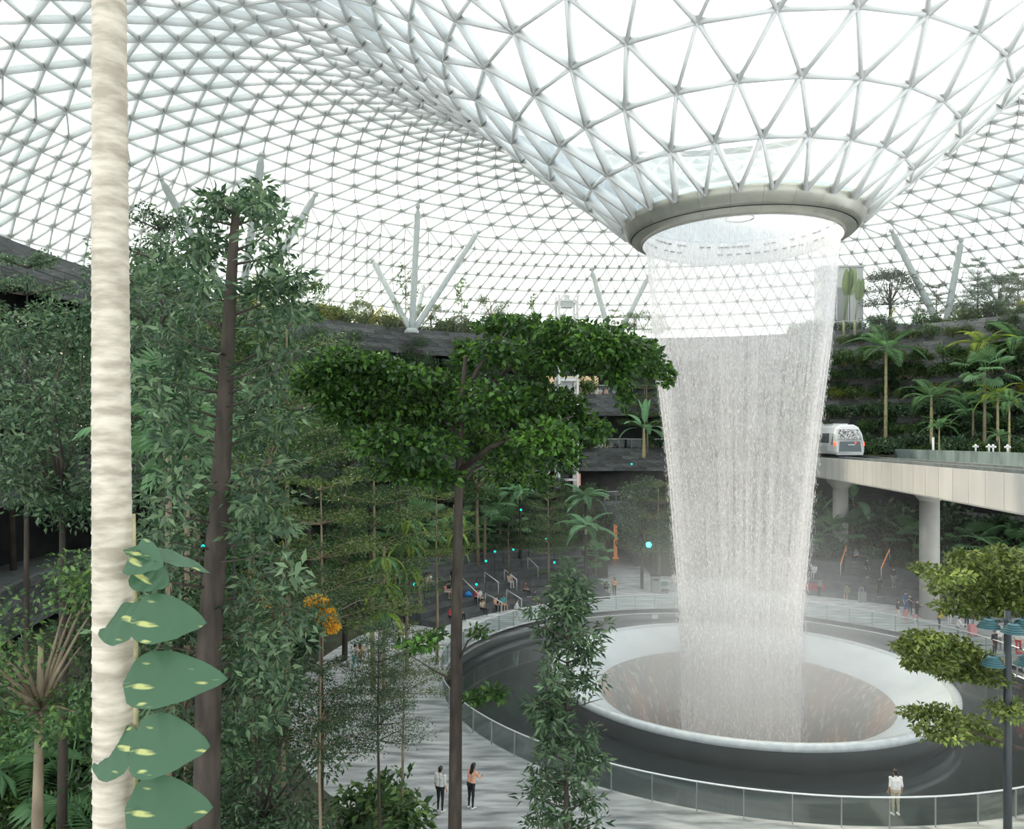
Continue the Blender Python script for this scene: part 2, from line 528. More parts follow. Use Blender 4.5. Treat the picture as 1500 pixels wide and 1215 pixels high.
cur = catmull(ctrl)
arc = np.concatenate([[0], np.cumsum(np.hypot(*np.diff(cur, axis=0).T))])
s_, rows = 0.0, []
while s_ < arc[-1]:
    R, z = np.interp(s_, arc, cur[:, 0]), np.interp(s_, arc, cur[:, 1])
    R2, z2 = np.interp(s_ + 0.1, arc, cur[:, 0]), np.interp(s_ + 0.1, arc, cur[:, 1])
    t_ = np.array([R2 - R, z2 - z])
    t_ = t_ / max(np.hypot(*t_), 1e-9) if np.hypot(*t_) > 1e-6 else np.array([0.5, -0.86])
    rows.append((R, z, -t_[1], t_[0]))
    s_ += 2.85 if R < 15 else 2.5 if R < 30 else 2.15
NODE, NRM, RID = [], [], []
start, cnt, offs = [], [], []
Ncur, off = 26, 0.0
EDG, TRI = [], []
prevN = None
for i, (R, z, nr, nz) in enumerate(rows):
    want = 26 if R < 15.5 else 52 if R < 25 else 104 if R < 49 else 208
    start.append(len(NODE))
    if prevN is None:
        N_, off = want, 0.06
    elif want > prevN:
        N_ = prevN * 2
        off = off - (2 * PI / prevN) / 4
    else:
        N_ = prevN
        off = off + PI / prevN
    cnt.append(N_)
    for k in range(N_):
        a = off + 2 * PI * k / N_
        NODE.append((AX + R * math.cos(a), AY + R * math.sin(a), z))
        NRM.append((nr * math.cos(a), nr * math.sin(a), nz))
    if i:
        for k in range(N_):
            EDG.append((start[i] + k, start[i] + (k + 1) % N_))
        p0, q0 = start[i - 1], start[i]
        if N_ == prevN:
            for k in range(N_):
                EDG += [(p0 + k, q0 + k), (p0 + k, q0 + (k - 1) % N_)]
                TRI += [(p0 + k, q0 + k, q0 + (k - 1) % N_), (p0 + k, p0 + (k + 1) % N_, q0 + k)]
        else:
            for k in range(prevN):
                k1, n2 = (k + 1) % prevN, N_
                EDG += [(p0 + k, q0 + 2 * k), (p0 + k, q0 + 2 * k + 1), (p0 + k1, q0 + 2 * k + 1)]
                TRI += [(p0 + k, q0 + 2 * k + 1, q0 + 2 * k), (p0 + k1, q0 + (2 * k + 2) % n2, q0 + 2 * k + 1), (p0 + k, p0 + k1, q0 + 2 * k + 1)]
    prevN = N_
NODE, NRM, EDG, TRI = np.array(NODE), np.array(NRM), np.array(EDG), np.array(TRI)


def seen(P):
    d = np.maximum(P[..., 1], 0.5)
    x = 750 + P[..., 0] / d * F_PX
    y = HORIZON - (P[..., 2] - CAM_H) / d * F_PX
    return x, y, (P[..., 1] > 2) & (x > -20) & (x < 1520) & (y > -20) & (y < 1235)


def beam_np(E, w, h):
    a, b = NODE[E[:, 0]], NODE[E[:, 1]]
    n = NRM[E[:, 0]] + NRM[E[:, 1]]
    n /= np.linalg.norm(n, axis=1, keepdims=True)
    d = b - a
    d /= np.linalg.norm(d, axis=1, keepdims=True)
    s = np.cross(d, n)
    s /= np.linalg.norm(s, axis=1, keepdims=True)
    w, h = np.asarray(w).reshape(-1, 1), np.asarray(h).reshape(-1, 1)
    V = np.stack([a - s * w / 2, a + s * w / 2, a + s * w / 2 - n * h, a - s * w / 2 - n * h, b - s * w / 2, b + s * w / 2, b + s * w / 2 - n * h, b - s * w / 2 - n * h], 1)
    return V


BOXF = np.array([(0, 1, 2, 3), (7, 6, 5, 4), (0, 4, 5, 1), (1, 5, 6, 2), (2, 6, 7, 3), (3, 7, 4, 0)])
roof = thing('ceiling', None, None, (0, 0, 0))
tag(roof, 'white steel gridshell roof of triangular glass panes dipping to the oculus', kind='structure')
midR = np.hypot(*(NODE[EDG].mean(1)[:, :2] - [AX, AY]).T)
wE = np.interp(midR, [7, 16, 26, 50], [0.19, 0.17, 0.10, 0.065])
hE = np.interp(midR, [7, 16, 26, 50], [0.46, 0.5, 0.54, 0.54])
BV = beam_np(EDG, wE, hE)
xa, ya, va = seen(NODE[EDG])
ok = va.all(1)
size = np.where(ok & (midR < 45) & (NODE[EDG].mean(1)[:, 1] > 3), np.hypot(xa[:, 0] - xa[:, 1], ya[:, 0] - ya[:, 1]), 0)
big = np.argsort(-size)[:300]
for k in big:
    link('beam', mesh_np('beam', BV[k], BOXF, [M['steel']]), roof)
rest = np.ones(len(EDG), bool)
rest[big] = False
Vr = BV[rest].reshape(-1, 3)
Fr = (np.arange(rest.sum())[:, None, None] * 8 + BOXF[None]).reshape(-1, 4)
tag(link('beams', mesh_np('beams', Vr, Fr, [M['steel']]), roof), kind='stuff')
T = NODE[TRI] + 0.03 * NRM[TRI]
cen = T.mean(1, keepdims=True)
T = cen + (T - cen) * 0.975
xa, ya, va = seen(T)
area = np.abs((xa[:, 1] - xa[:, 0]) * (ya[:, 2] - ya[:, 0]) - (xa[:, 2] - xa[:, 0]) * (ya[:, 1] - ya[:, 0]))
area = np.where(va.all(1), area, 0)
big = np.argsort(-area)[:300]
tn = NRM[TRI].mean(1)
for k in big:
    V = np.concatenate([T[k], T[k] + 0.03 * tn[k]])
    me = bpy.data.meshes.new('pane')
    me.from_pydata(V.tolist(), [], [(0, 1, 2), (5, 4, 3), (0, 3, 4, 1), (1, 4, 5, 2), (2, 5, 3, 0)])
    me.materials.append(M['dimglass'] if math.hypot(T[k].mean(0)[0] - AX, T[k].mean(0)[1] - AY) > 21 else M['roofglass'])
    link('pane', me, roof)
rest = np.ones(len(TRI), bool)
rest[big] = False
trR = np.hypot(*(T.mean(1)[:, :2] - [AX, AY]).T)
tag(link('panes', mesh_np('panes', T[rest].reshape(-1, 3), np.arange(rest.sum() * 3).reshape(-1, 3), [M['roofglass'], M['dimglass']], midx=(trR[rest] > 21).astype(int)), roof), kind='stuff')

# ------------------------------------------------------------------ oculus ring with its panels
ring = thing('oculus_ring', 'champagne metal ring hanging at the mouth of the roof funnel', 'ring', (AX, AY, 0))
npan = 26
for i in range(npan):
    a0, a1 = 360 / npan * i + 0.05, 360 / npan * (i + 1) - 0.05
    MB().lathe([(6.7, 27.1), (6.93, 27.0), (6.95, 26.88), (6.84, 26.6), (6.62, 26.3), (6.42, 26.1), (6.42, 26.2), (6.6, 27.0)], a0, a1, 5, C0).build('outer_panel', M['ringmetal'], ring)
    MB().lathe([(6.38, 26.06), (6.05, 25.88), (5.74, 25.8), (5.74, 25.95), (6.3, 26.1)], a0, a1, 5, C0).build('soffit_panel', M['ringmetal'], ring)
MB().lathe([(6.55, 27.0), (6.45, 26.2), (5.9, 26.0), (5.85, 27.0)], c=C0).build('ring_core', M['dark'], ring)
MB().lathe([(5.72, 25.76), (5.68, 26.3), (5.68, 27.25), (5.8, 27.25)], c=C0).build('lining', M['ringlining'], ring)
slot = MB().box((0, 0, 0), (0.04, 0.34, 0.07)).mesh('slot', M['dark'])
for z, n, k in ((26.95, 84, 0.0), (26.45, 60, 0.3)):
    for i in range(n):
        if random.random() < 0.25:
            continue
        link('slot', slot, ring, Matrix.Rotation(2 * PI * (i + k) / n, 4, 'Z') @ Matrix.Translation((5.665, 0, z)))
MB().lathe([(6.7, 27.32), (0.05, 27.32), (0.05, 27.36), (6.7, 27.36)], c=C0, n=96, smooth=False).build('oculus_glass', M['roofglass'], ring)
MB().lathe([(0.78, 27.28), (0.85, 27.28), (0.85, 27.22), (0.78, 27.22), (0.78, 27.28)], c=C0, n=32).build('center_ring', M['grey'], ring)

# ------------------------------------------------------------------ waterfall
WPROF = [(5.62, 26.0), (5.56, 25.6), (5.45, 24.8), (5.28, 22.4), (5.08, 19.9), (4.85, 17.8), (4.6, 15.8), (4.38, 13.8), (4.17, 11.8), (4.0, 9.7), (3.85, 7.7), (3.68, 5.6), (3.54, 3.6), (3.46, 1.5), (3.42, -0.5), (3.4, -3.0), (3.45, -6.0)]
WR = lambda z: np.interp(z, [p[1] for p in WPROF][::-1], [p[0] for p in WPROF][::-1])


def watermat(name, base, streak, speck, seed):
    m, nt, N, Lk, b = nodes_of(name)
    N.remove(b)
    uv = N.new('ShaderNodeUVMap')
    uv.uv_map = 'uv'

    def noise(scale, sx, sy, det):
        mp = N.new('ShaderNodeMapping')
        mp.inputs['Scale'].default_value = (sx, sy, 1)
        mp.inputs['Location'].default_value = (seed * 3.7, seed * 1.9, 0)
        Lk.new(uv.outputs[0], mp.inputs[0])
        n = N.new('ShaderNodeTexNoise')
        n.inputs['Scale'].default_value = scale
        n.inputs['Detail'].default_value = det
        n.inputs['Roughness'].default_value = 0.65
        Lk.new(mp.outputs[0], n.inputs['Vector'])
        return n.outputs['Fac']

    def math_(op, a, b=None, c=None):
        n = N.new('ShaderNodeMath')
        n.operation = op
        for i, q in enumerate((a, b, c)):
            if q is None:
                continue
            if isinstance(q, (int, float)):
                n.inputs[i].default_value = q
            else:
                Lk.new(q, n.inputs[i])
        return n.outputs[0]

    st = noise(1.0, 3.2, 0.06, 4)
    dr = noise(1.0, 16.0, 1.5, 5)
    sp = N.new('ShaderNodeSeparateXYZ')
    Lk.new(uv.outputs[0], sp.inputs[0])
    h = N.new('ShaderNodeValToRGB')            # how much water breaks into drops on the way down
    e = h.color_ramp.elements
    e[0].position, e[0].color = 0.0, (1.0, 1.0, 1.0, 1)
    e[1].position, e[1].color = 1.0, (0.75, 0.75, 0.75, 1)
    for p_, v_ in ((0.25, 0.85), (0.45, 0.62), (0.7, 0.55), (0.82, 0.6), (0.93, 0.7)):
        q = e.new(p_)
        q.color = (v_, v_, v_, 1)
    hz = math_('MULTIPLY_ADD', sp.outputs[1], 1 / 32.0, 6 / 32.0)
    Lk.new(hz, h.inputs[0])
    k = math_('MULTIPLY_ADD', math_('SUBTRACT', st, 0.5), streak, base)
    k = math_('MULTIPLY_ADD', math_('SUBTRACT', dr, 0.5), speck, k)
    k = math_('MULTIPLY', k, h.outputs[0])
    lw = N.new('ShaderNodeLayerWeight')        # a longer way through the curtain at its edges
    f4 = math_('POWER', lw.outputs['Facing'], 5.0)
    k = math_('MULTIPLY_ADD', f4, 0.55, k)
    cl = N.new('ShaderNodeClamp')
    cl.inputs[2].default_value = 0.9
    Lk.new(k, cl.inputs[0])
    d = N.new('ShaderNodeBsdfDiffuse')
    d.inputs[0].default_value = (0.95, 0.93, 0.935, 1)
    t = N.new('ShaderNodeBsdfTranslucent')
    t.inputs[0].default_value = (0.95, 0.93, 0.935, 1)
    a_ = N.new('ShaderNodeMixShader')
    a_.inputs[0].default_value = 0.5
    Lk.new(d.outputs[0], a_.inputs[1])
    Lk.new(t.outputs[0], a_.inputs[2])
    tr = N.new('ShaderNodeBsdfTransparent')
    o_ = N.new('ShaderNodeMixShader')
    Lk.new(cl.outputs[0], o_.inputs[0])
    Lk.new(tr.outputs[0], o_.inputs[1])
    Lk.new(a_.outputs[0], o_.inputs[2])
    Lk.new(o_.outputs[0], N['Material Output'].inputs[0])
    return m


fall = thing('waterfall', 'tall white waterfall dropping from the oculus ring into the basin', 'waterfall', (AX, AY, 0))
for q, (dr_, base, stv, spv) in enumerate(((0.0, 0.27, 1.2, 1.3), (-0.16, 0.24, 1.2, 1.3), (-0.36, 0.18, 0.9, 1.1))):
    n = 128
    V, U = [], []
    for i in range(n + 1):
        a = 2 * PI * i / n
        for R, z in WPROF:
            rr = R + dr_ * min(1.0, 0.25 + (26 - z) / 12)
            V.append((rr * math.cos(a), rr * math.sin(a), z))
            U.append((a * 5.0, z))
    k = len(WPROF)
    Fq = [(i * k + j, (i + 1) * k + j, (i + 1) * k + j + 1, i * k + j + 1) for i in range(n) for j in range(k - 1)]
    link('water_sheet', mesh_np('water_sheet', V, Fq, [watermat('falling_water%d' % q, base, stv, spv, q + 1)], uv=U, smooth=True), fall)
M['drop'] = mat('water_drop', (0.95, 0.94, 0.94), 0.3)
nd = 26000
rz_ = 25.0 - 29 * RNG.random(nd) ** 0.85
ra = RNG.random(nd) * 2 * PI
rr = WR(rz_) + RNG.normal(0.02, 0.10, nd) * (0.35 + (26 - rz_) / 22)
ctr = np.stack([rr * np.cos(ra), rr * np.sin(ra), rz_], 1)
Ld = 0.05 + 0.16 * RNG.random(nd)
Wd = 0.005 + 0.008 * RNG.random(nd)
V = np.zeros((nd, 5, 3))
V[:] = ctr[:, None]
V[:, 0, 2] += Ld
V[:, 4, 2] -= Ld * 0.5
for q in range(3):
    a = 2 * PI * q / 3
    V[:, 1 + q, 0] += Wd * math.cos(a)
    V[:, 1 + q, 1] += Wd * math.sin(a)
FD = np.array([(0, 1, 2), (0, 2, 3), (0, 3, 1), (4, 2, 1), (4, 3, 2), (4, 1, 3)])
tag(link('drops', mesh_np('drops', V.reshape(-1, 3), (np.arange(nd)[:, None, None] * 5 + FD).reshape(-1, 3), [M['drop']]), fall), kind='stuff')

# ------------------------------------------------------------------ terraced galleries round the hall
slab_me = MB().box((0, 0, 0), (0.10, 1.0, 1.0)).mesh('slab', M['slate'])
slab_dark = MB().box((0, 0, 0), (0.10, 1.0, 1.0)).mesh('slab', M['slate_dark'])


def gallery(name, R, zf, z0, z1, a0, a1, depth=6.5, slabs=True, step=1.9, course=0.46):
    """one terrace: slate parapet band with its slabs and the floor slab behind it"""
    w = MB().lathe([(R, z0), (R, z1), (R + 0.45, z1), (R + 0.45, z0)], a0, a1, 72).build('wall_' + name, M['slatebase'])
    tag(w, 'slate clad parapet band of the %s terrace' % name.replace('terrace_', '').replace('_', ' '), kind='structure')
    f = MB().lathe([(R + 0.3, zf), (R + depth, zf), (R + depth, zf - 0.6), (R + 0.3, zf - 0.6)], a0, a1, 72, smooth=False).build('floor_' + name, M['deck'])
    tag(f, 'dark floor slab of the %s terrace' % name.replace('terrace_', '').replace('_', ' '), kind='structure')
    if slabs:
        rowsn = max(1, round((z1 - z0) / course))
        hh = (z1 - z0) / rowsn
        da = math.degrees(step / R)
        c = 0
        for r in range(rowsn):
            a = a0 + (r % 2) * da / 2 + da / 2
            while a < a1 - da / 2:
                p = pol(R - 0.02 - 0.03 * random.random(), a, z0 + hh * (r + 0.5))
                x, y, s = seen(np.array(p))
                if s and c < 300:
                    Mx = Matrix.Translation(p) @ Matrix.Rotation(math.radians(a), 4, 'Z') @ Matrix.Diagonal((1, step - 0.035, hh - 0.03, 1))
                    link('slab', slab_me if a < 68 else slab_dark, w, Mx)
                    c += 1
                a += da
    return w


gallery('terrace_lower', 38.0, 6.4, 4.9, 7.3, 18, 208)
gallery('terrace_middle', 40.5, 12.1, 10.5, 13.1, 15, 208)
gallery('terrace_upper', 42.0, 18.4, 16.8, 19.3, 15, 208, 8)
gallery('terrace_top', 43.6, 25.2, 23.3, 26.0, 15, 208, 24)
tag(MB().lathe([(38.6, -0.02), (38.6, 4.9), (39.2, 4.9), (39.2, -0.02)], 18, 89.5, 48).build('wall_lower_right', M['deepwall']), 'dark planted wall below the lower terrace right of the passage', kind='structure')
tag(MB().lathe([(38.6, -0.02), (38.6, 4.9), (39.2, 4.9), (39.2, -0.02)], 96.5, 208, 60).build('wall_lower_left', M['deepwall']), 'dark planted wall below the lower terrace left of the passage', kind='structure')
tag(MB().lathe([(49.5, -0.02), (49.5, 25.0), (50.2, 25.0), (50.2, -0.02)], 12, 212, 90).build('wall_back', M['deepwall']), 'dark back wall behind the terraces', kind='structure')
for k, a in enumerate((89.5, 96.5)):
    p, q = pol(38.6, a), pol(49.5, a)
    t_ = MB()
    t_.bar((p.x, p.y, 2.45), (q.x, q.y, 2.45), 0.4, 4.9)
    tag(t_.build('wall_passage_%s' % ('right', 'left')[k], M['deepwall']), 'dark side wall of the passage under the terrace', kind='structure')

for nm, R_, z0_, z1_ in (('right_upper', 42.9, 19.3, 23.3), ('right_middle', 41.6, 13.1, 16.8)):
    w = MB().lathe([(R_, z0_), (R_, z1_), (R_ + 0.4, z1_), (R_ + 0.4, z0_)], 15, 78, 48).build('wall_' + nm, M['slatebase'])
    tag(w, 'slate clad wall set back between the terraces above the railway', kind='structure')
    rn = round((z1_ - z0_) / 0.5)
    da = math.degrees(2.0 / R_)
    c = 0
    for r in range(rn):
        a = 30 + (r % 2) * da / 2
        while a < 72:
            p = pol(R_ - 0.03 * random.random(), a, z0_ + (z1_ - z0_) * (r + 0.5) / rn)
            if seen(np.array(p))[2] and c < 300:
                link('slab', slab_me, w, Matrix.Translation(p) @ Matrix.Rotation(math.radians(a), 4, 'Z') @ Matrix.Diagonal((1, 1.96, (z1_ - z0_) / rn - 0.03, 1)))
                c += 1
            a += da

# stepped seating on the far left of the walkway
seat = thing('seating_steps', 'wide dark stone steps for sitting beside the walkway', 'steps', (0, 0, 0))
STEPS = [(22.0, 0.45), (23.6, 0.9), (25.2, 1.5), (26.8, 2.1), (28.4, 2.7), (30.0, 3.3)]
for R, z in STEPS:
    MB().lathe([(R, -0.01), (R, z - 0.06), (R - 0.04, z - 0.06), (R - 0.04, z), (R + 1.75, z), (R + 1.75, -0.01)], 103, 150, 40, smooth=False).build('step', M['step'], seat)
seat2 = thing('seating_steps', 'dark stone steps and planter walls under the rail bridge', 'steps', (0, 0, 0))
for R, z in [(26.5, 0.45), (28.2, 0.95), (29.8, 1.5)]:
    MB().lathe([(R, -0.01), (R, z), (R + 1.85, z), (R + 1.85, -0.01)], 28, 72, 40, smooth=False).build('step', M['step'], seat2)
for a0, a1 in ((56, 70), (33, 49)):
    MB().lathe([(30.0, -0.01), (30.0, 2.6), (30.4, 2.6), (30.4, 2.4), (31.6, 2.4), (31.6, -0.01)], a0, a1, 20, smooth=False).build('planter_wall', M['slatebase'], seat2)
for q in range(6):
    MB().lathe([(30.0 + q * 0.45, -0.01), (30.0 + q * 0.45, 1.5 + q * 0.28), (30.5 + q * 0.45, 1.5 + q * 0.28), (30.5 + q * 0.45, -0.01)], 49.3, 55.7, 8, smooth=False).build('stair_tread', M['step'], seat2)

# planted ground
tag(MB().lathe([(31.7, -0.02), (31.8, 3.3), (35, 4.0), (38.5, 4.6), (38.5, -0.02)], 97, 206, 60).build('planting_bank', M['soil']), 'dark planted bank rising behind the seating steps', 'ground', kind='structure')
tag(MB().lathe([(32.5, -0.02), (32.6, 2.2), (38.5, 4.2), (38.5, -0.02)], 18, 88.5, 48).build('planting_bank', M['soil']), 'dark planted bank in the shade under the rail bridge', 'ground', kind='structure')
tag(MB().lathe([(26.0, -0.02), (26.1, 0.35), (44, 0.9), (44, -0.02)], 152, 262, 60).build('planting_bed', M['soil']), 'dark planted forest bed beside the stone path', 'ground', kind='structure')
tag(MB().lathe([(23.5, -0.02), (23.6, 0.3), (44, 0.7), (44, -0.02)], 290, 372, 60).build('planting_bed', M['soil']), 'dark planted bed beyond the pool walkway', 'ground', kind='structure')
# raised planted ledge beyond the railway
tag(MB().lathe([(34.6, 10.9), (34.6, 12.6), (35.0, 12.6), (35.2, 12.4), (40.4, 13.2), (40.4, 10.9)], 15, 56, 36).build('planting_ledge', M['soil']), 'raised planted ledge behind the rail bridge', 'ground', kind='structure')
# ------------------------------------------------------------------ tree-like roof columns
def shell_z(x, y):
    R = math.hypot(x - AX, y - AY)
    return float(np.interp(R, cur[:, 0], cur[:, 1])) - 0.45


def roof_column(label, base, tips, r=0.34):
    t = thing('strut_column', label, 'column', base, group='branching roof columns')
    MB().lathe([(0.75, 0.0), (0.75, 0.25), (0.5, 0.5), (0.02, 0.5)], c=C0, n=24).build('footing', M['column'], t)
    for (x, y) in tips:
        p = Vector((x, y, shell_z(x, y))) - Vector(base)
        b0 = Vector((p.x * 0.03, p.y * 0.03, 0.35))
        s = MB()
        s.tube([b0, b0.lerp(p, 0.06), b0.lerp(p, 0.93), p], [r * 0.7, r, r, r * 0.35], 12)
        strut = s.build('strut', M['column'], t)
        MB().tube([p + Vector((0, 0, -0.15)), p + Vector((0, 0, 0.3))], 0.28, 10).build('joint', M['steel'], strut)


def tipat(px, d):
    return ((px - 750) / F_PX * d, d)


ZT = 25.2
roof_column('roof column whose struts rise behind the tall dark-trunked tree', at(350, 470, 70).xy.to_3d() + Vector((0, 0, ZT)), [tipat(384, 68), tipat(462, 76), tipat(235, 66), tipat(300, 80)])
roof_column('roof column of four spreading struts above the dark terrace wall', at(603, 480, 79).xy.to_3d() + Vector((0, 0, ZT)), [tipat(612, 82), tipat(546, 88), tipat(700, 88), tipat(620, 94)])
roof_column('roof column just beside the waterfall, behind the white lift tower', at(898, 480, 90).xy.to_3d() + Vector((0, 0, ZT)), [tipat(866, 96), tipat(858, 104), tipat(950, 97), tipat(930, 105)])
roof_column('roof column among the trees above the railway', at(1383, 485, 80).xy.to_3d() + Vector((0, 0, ZT)), [tipat(1306, 84), tipat(1408, 82), tipat(1368, 92), tipat(1440, 92)])

# ------------------------------------------------------------------ rail bridge and train
EDGE = [(20.5, 10), (22.6, 22), (24.5, 36), (26.1, 48), (27.9, 60), (29.2, 70), (29.9, 78), (30.3, 88), (30.4, 96)]
ey = [p[1] for p in EDGE]
ex = [p[0] for p in EDGE]
cc = np.polyfit(ey, ex, 3)
bx = lambda y: float(np.polyval(cc, y))
ZB = 12.35
bridge = thing('rail_bridge', 'pale panelled rail bridge curving across the hall', 'bridge', (0, 0, 0))
ys = np.arange(10, 96.1, 2.0)
d = MB()
V, Fq = [], []
for y in ys:
    x = bx(y)
    V += [(x + 0.1, y, ZB - 0.15), (x + 7.4, y, ZB - 0.15), (x + 7.4, y, ZB - 1.6), (x + 5.6, y, ZB - 2.1), (x + 1.8, y, ZB - 2.1), (x + 0.1, y, ZB - 1.85)]
for i in range(len(ys) - 1):
    for q in range(6):
        Fq.append((i * 6 + q, i * 6 + (q + 1) % 6, (i + 1) * 6 + (q + 1) % 6, (i + 1) * 6 + q))
Fq += [tuple(range(5, -1, -1)), tuple((len(ys) - 1) * 6 + q for q in range(6))]
d.add(V, Fq)
d.build('deck', M['deck'], bridge)
for i in range(len(ys) - 1):
    y0, y1 = ys[i] + 0.02, ys[i + 1] - 0.02
    x0, x1 = bx(y0), bx(y1)
    s = MB()
    A = [(x0, y0), (x1, y1)]
    V = []
    for (x, y) in A:
        V += [(x, y, ZB), (x + 0.14, y, ZB), (x + 0.14, y, ZB - 1.95), (x + 0.06, y, ZB - 1.98), (x, y, ZB - 1.88)]
    s.add(V, [(0, 1, 2, 3, 4), (9, 8, 7, 6, 5)] + [(q, q + 5, (q + 1) % 5 + 5, (q + 1) % 5) for q in range(5)])
    s.build('fascia_panel', M['concrete'], bridge)
for off_, h in ((1.4, 0.25), (4.0, 0.25)):
    s = MB()
    for i in range(len(ys) - 1):
        s.bar((bx(ys[i]) + off_, ys[i], ZB), (bx(ys[i + 1]) + off_, ys[i + 1], ZB), 0.5, h)
    s.build('running_beam', M['deck'], bridge)
s = MB()
for i in range(len(ys) - 1):
    s.bar((bx(ys[i]) + 7.3, ys[i], ZB + 0.25), (bx(ys[i + 1]) + 7.3, ys[i + 1], ZB + 0.25), 0.35, 1.1)
s.build('parapet', M['patina'], bridge)
for k, (x, y, lab) in enumerate([(32.9, 59.4, 'thick round concrete pier carrying the bridge beside the walkway'), (32.6, 74.8, 'round concrete pier in the shade below the train')]):
    t = thing('bridge_pier', lab, 'column', (x, y, 0), group='round bridge piers')
    MB().tube([(0, 0, 0), (0, 0, 9.4)], 0.72, 32).build('shaft', M['concrete2'], t)
    MB().lathe([(0.72, 9.2), (1.3, 9.9), (1.3, 10.3), (0.02, 10.3)], c=C0, n=32).build('capital', M['concrete2'], t)

# train: body lofted along the car, cabin end towards the camera
def train_car(name, label, loc, rz, cab):
    t = thing(name, label, 'train', loc, rz, 'cars of the white shuttle train')
    Lc, hw, H = 11.0, 1.32, 3.0
    sec = [(-hw + 0.1, 0.25), (-hw, 0.5), (-hw, 1.25), (-hw + 0.05, 2.2), (-hw + 0.28, 2.75), (-0.6, H), (0.6, H), (hw - 0.28, 2.75), (hw - 0.05, 2.2), (hw, 1.25), (hw, 0.5), (hw - 0.1, 0.25)]
    stations = [(0.0, 0.0), (0.35, 0.02), (1.1, 0.0)] if cab else [(0.0, 0.0), (0.2, 0.0), (1.1, 0.0)]
    V, Fq = [], []
    ysn = [0.0, 0.45, 1.0, 2.0, Lc]
    for j, y in enumerate(ysn):
        for (x, z) in sec:
            yy, xx, zz = y, x, z
            if cab and j == 0:                      # raked nose
                xx = x * 0.93
                zz = 0.25 + (z - 0.25) * 0.93
                yy = 0.0 + max(0, z - 1.25) * 0.42
            elif cab and j == 1:
                yy = y + max(0, z - 1.25) * 0.3
            V.append((xx, yy, zz))
    k = len(sec)
    for j in range(len(ysn) - 1):
        for q in range(k):
            Fq.append((j * k + q, j * k + (q + 1) % k, (j + 1) * k + (q + 1) % k, (j + 1) * k + q))
    Fq += [tuple(range(k)), tuple((len(ysn) - 1) * k + q for q in range(k - 1, -1, -1))]
    s = MB()
    s.add(V, Fq)
    s.build('body', M['trainwhite'], t)
    MB().box((0, Lc / 2, 0.15), (2.2, Lc - 0.6, 0.3)).build('underframe', M['black'], t)
    for y in (1.6, 3.0, Lc - 3.0, Lc - 1.6):
        w = MB()
        w.tube([(-1.0, y, 0.25), (1.0, y, 0.25)], 0.3, 14)
        w.build('wheel_set', M['black'], t)
    for side in (-1, 1):
        x = side * (hw + 0.012)
        for (y0, y1) in ((1.9, 4.2), (4.3, 5.5), (5.55, 6.75), (6.85, 10.4)):
            s = MB()
            s.add([(x, y0, 1.28), (x, y1, 1.28), (x - side * 0.055, y1, 2.2), (x - side * 0.055, y0, 2.2), (x - side * 0.1, y0, 1.28), (x - side * 0.1, y1, 1.28), (x - side * 0.16, y1, 2.2), (x - side * 0.16, y0, 2.2)],
                  [(0, 1, 2, 3), (7, 6, 5, 4), (0, 4, 5, 1), (2, 6, 7, 3)])
            s.build('side_window', M['trainglass'], t)
        MB().box((side * hw, Lc / 2 + 0.6, 0.88), (0.03, Lc - 3.2, 0.62)).build('side_stripe', M['lightgrey'], t)
        MB().box((side * (hw + 0.01), 5.52, 1.3), (0.03, 0.05, 2.0)).build('door_seam', M['black'], t)
    if cab:
        def face(x0, x1, z0, z1, name_, m_, shrink=0.0, off=0.03):
            ys0 = lambda z: max(0, z - 1.25) * 0.42 - off
            s = MB()
            P = [(x0, ys0(z0), z0), (x1, ys0(z0), z0), (x1 - shrink, ys0(z1), z1), (x0 + shrink, ys0(z1), z1)]
            P += [(p[0], p[1] + 0.06, p[2]) for p in P]
            s.add(P, [(0, 1, 2, 3), (7, 6, 5, 4), (0, 4, 5, 1), (1, 5, 6, 2), (2, 6, 7, 3), (3, 7, 4, 0)])
            return s.build(name_, m_, t)
        face(-1.0, 1.0, 1.62, 2.55, 'windshield', M['windshield'], 0.14)
        pn = face(-1.0, 1.0, 0.5, 1.42, 'nose_panel', M['traingrey'], 0.1)
        MB().box((0.1, -0.05, 1.12), (0.62, 0.02, 0.09)).build('emblem_line', M['white'], pn)
        MB().box((0.45, -0.05, 1.3), (0.12, 0.02, 0.09)).build('emblem_mark', M['red'], pn)
        for side in (-1, 1):
            s = MB()
            x = side * (hw + 0.02)
            s.add([(x, 0.75, 2.1), (x, 0.65, 1.1), (x, 1.25, 1.15), (x - side * 0.1, 0.75, 2.1), (x - side * 0.1, 0.65, 1.1), (x - side * 0.1, 1.25, 1.15)], [(0, 1, 2), (5, 4, 3), (0, 3, 4, 1), (1, 4, 5, 2), (2, 5, 3, 0)])
            s.build('corner_window', M['windshield'], t)
            MB().tube([(side * 1.22, 0.28, 1.05), (side * 1.22, 0.36, 1.4)], [0.17, 0.12], 12).build('tail_lamp', M['red'], t)
        MB().box((0, 0.25, 0.32), (2.3, 0.5, 0.3)).build('bumper', M['trainwhite'], t)
    MB().box((0, Lc / 2 + 0.6, H + 0.06), (1.3, Lc - 4, 0.14)).build('roof_unit', M['lightgrey'], t)
    return t


yt = 69.5
ang = math.atan2(-(bx(yt + 5) - bx(yt - 1)), 6.0)
train_car('train_car', 'white shuttle train car with raked windscreen and red tail lamps', (bx(yt) + 2.15, yt, ZB + 0.1), ang, True)
yt2 = 81.2
train_car('train_car', 'white shuttle train car coupled behind, seen through the falling water', (bx(yt2) + 2.1, yt2, ZB + 0.1), ang, False)

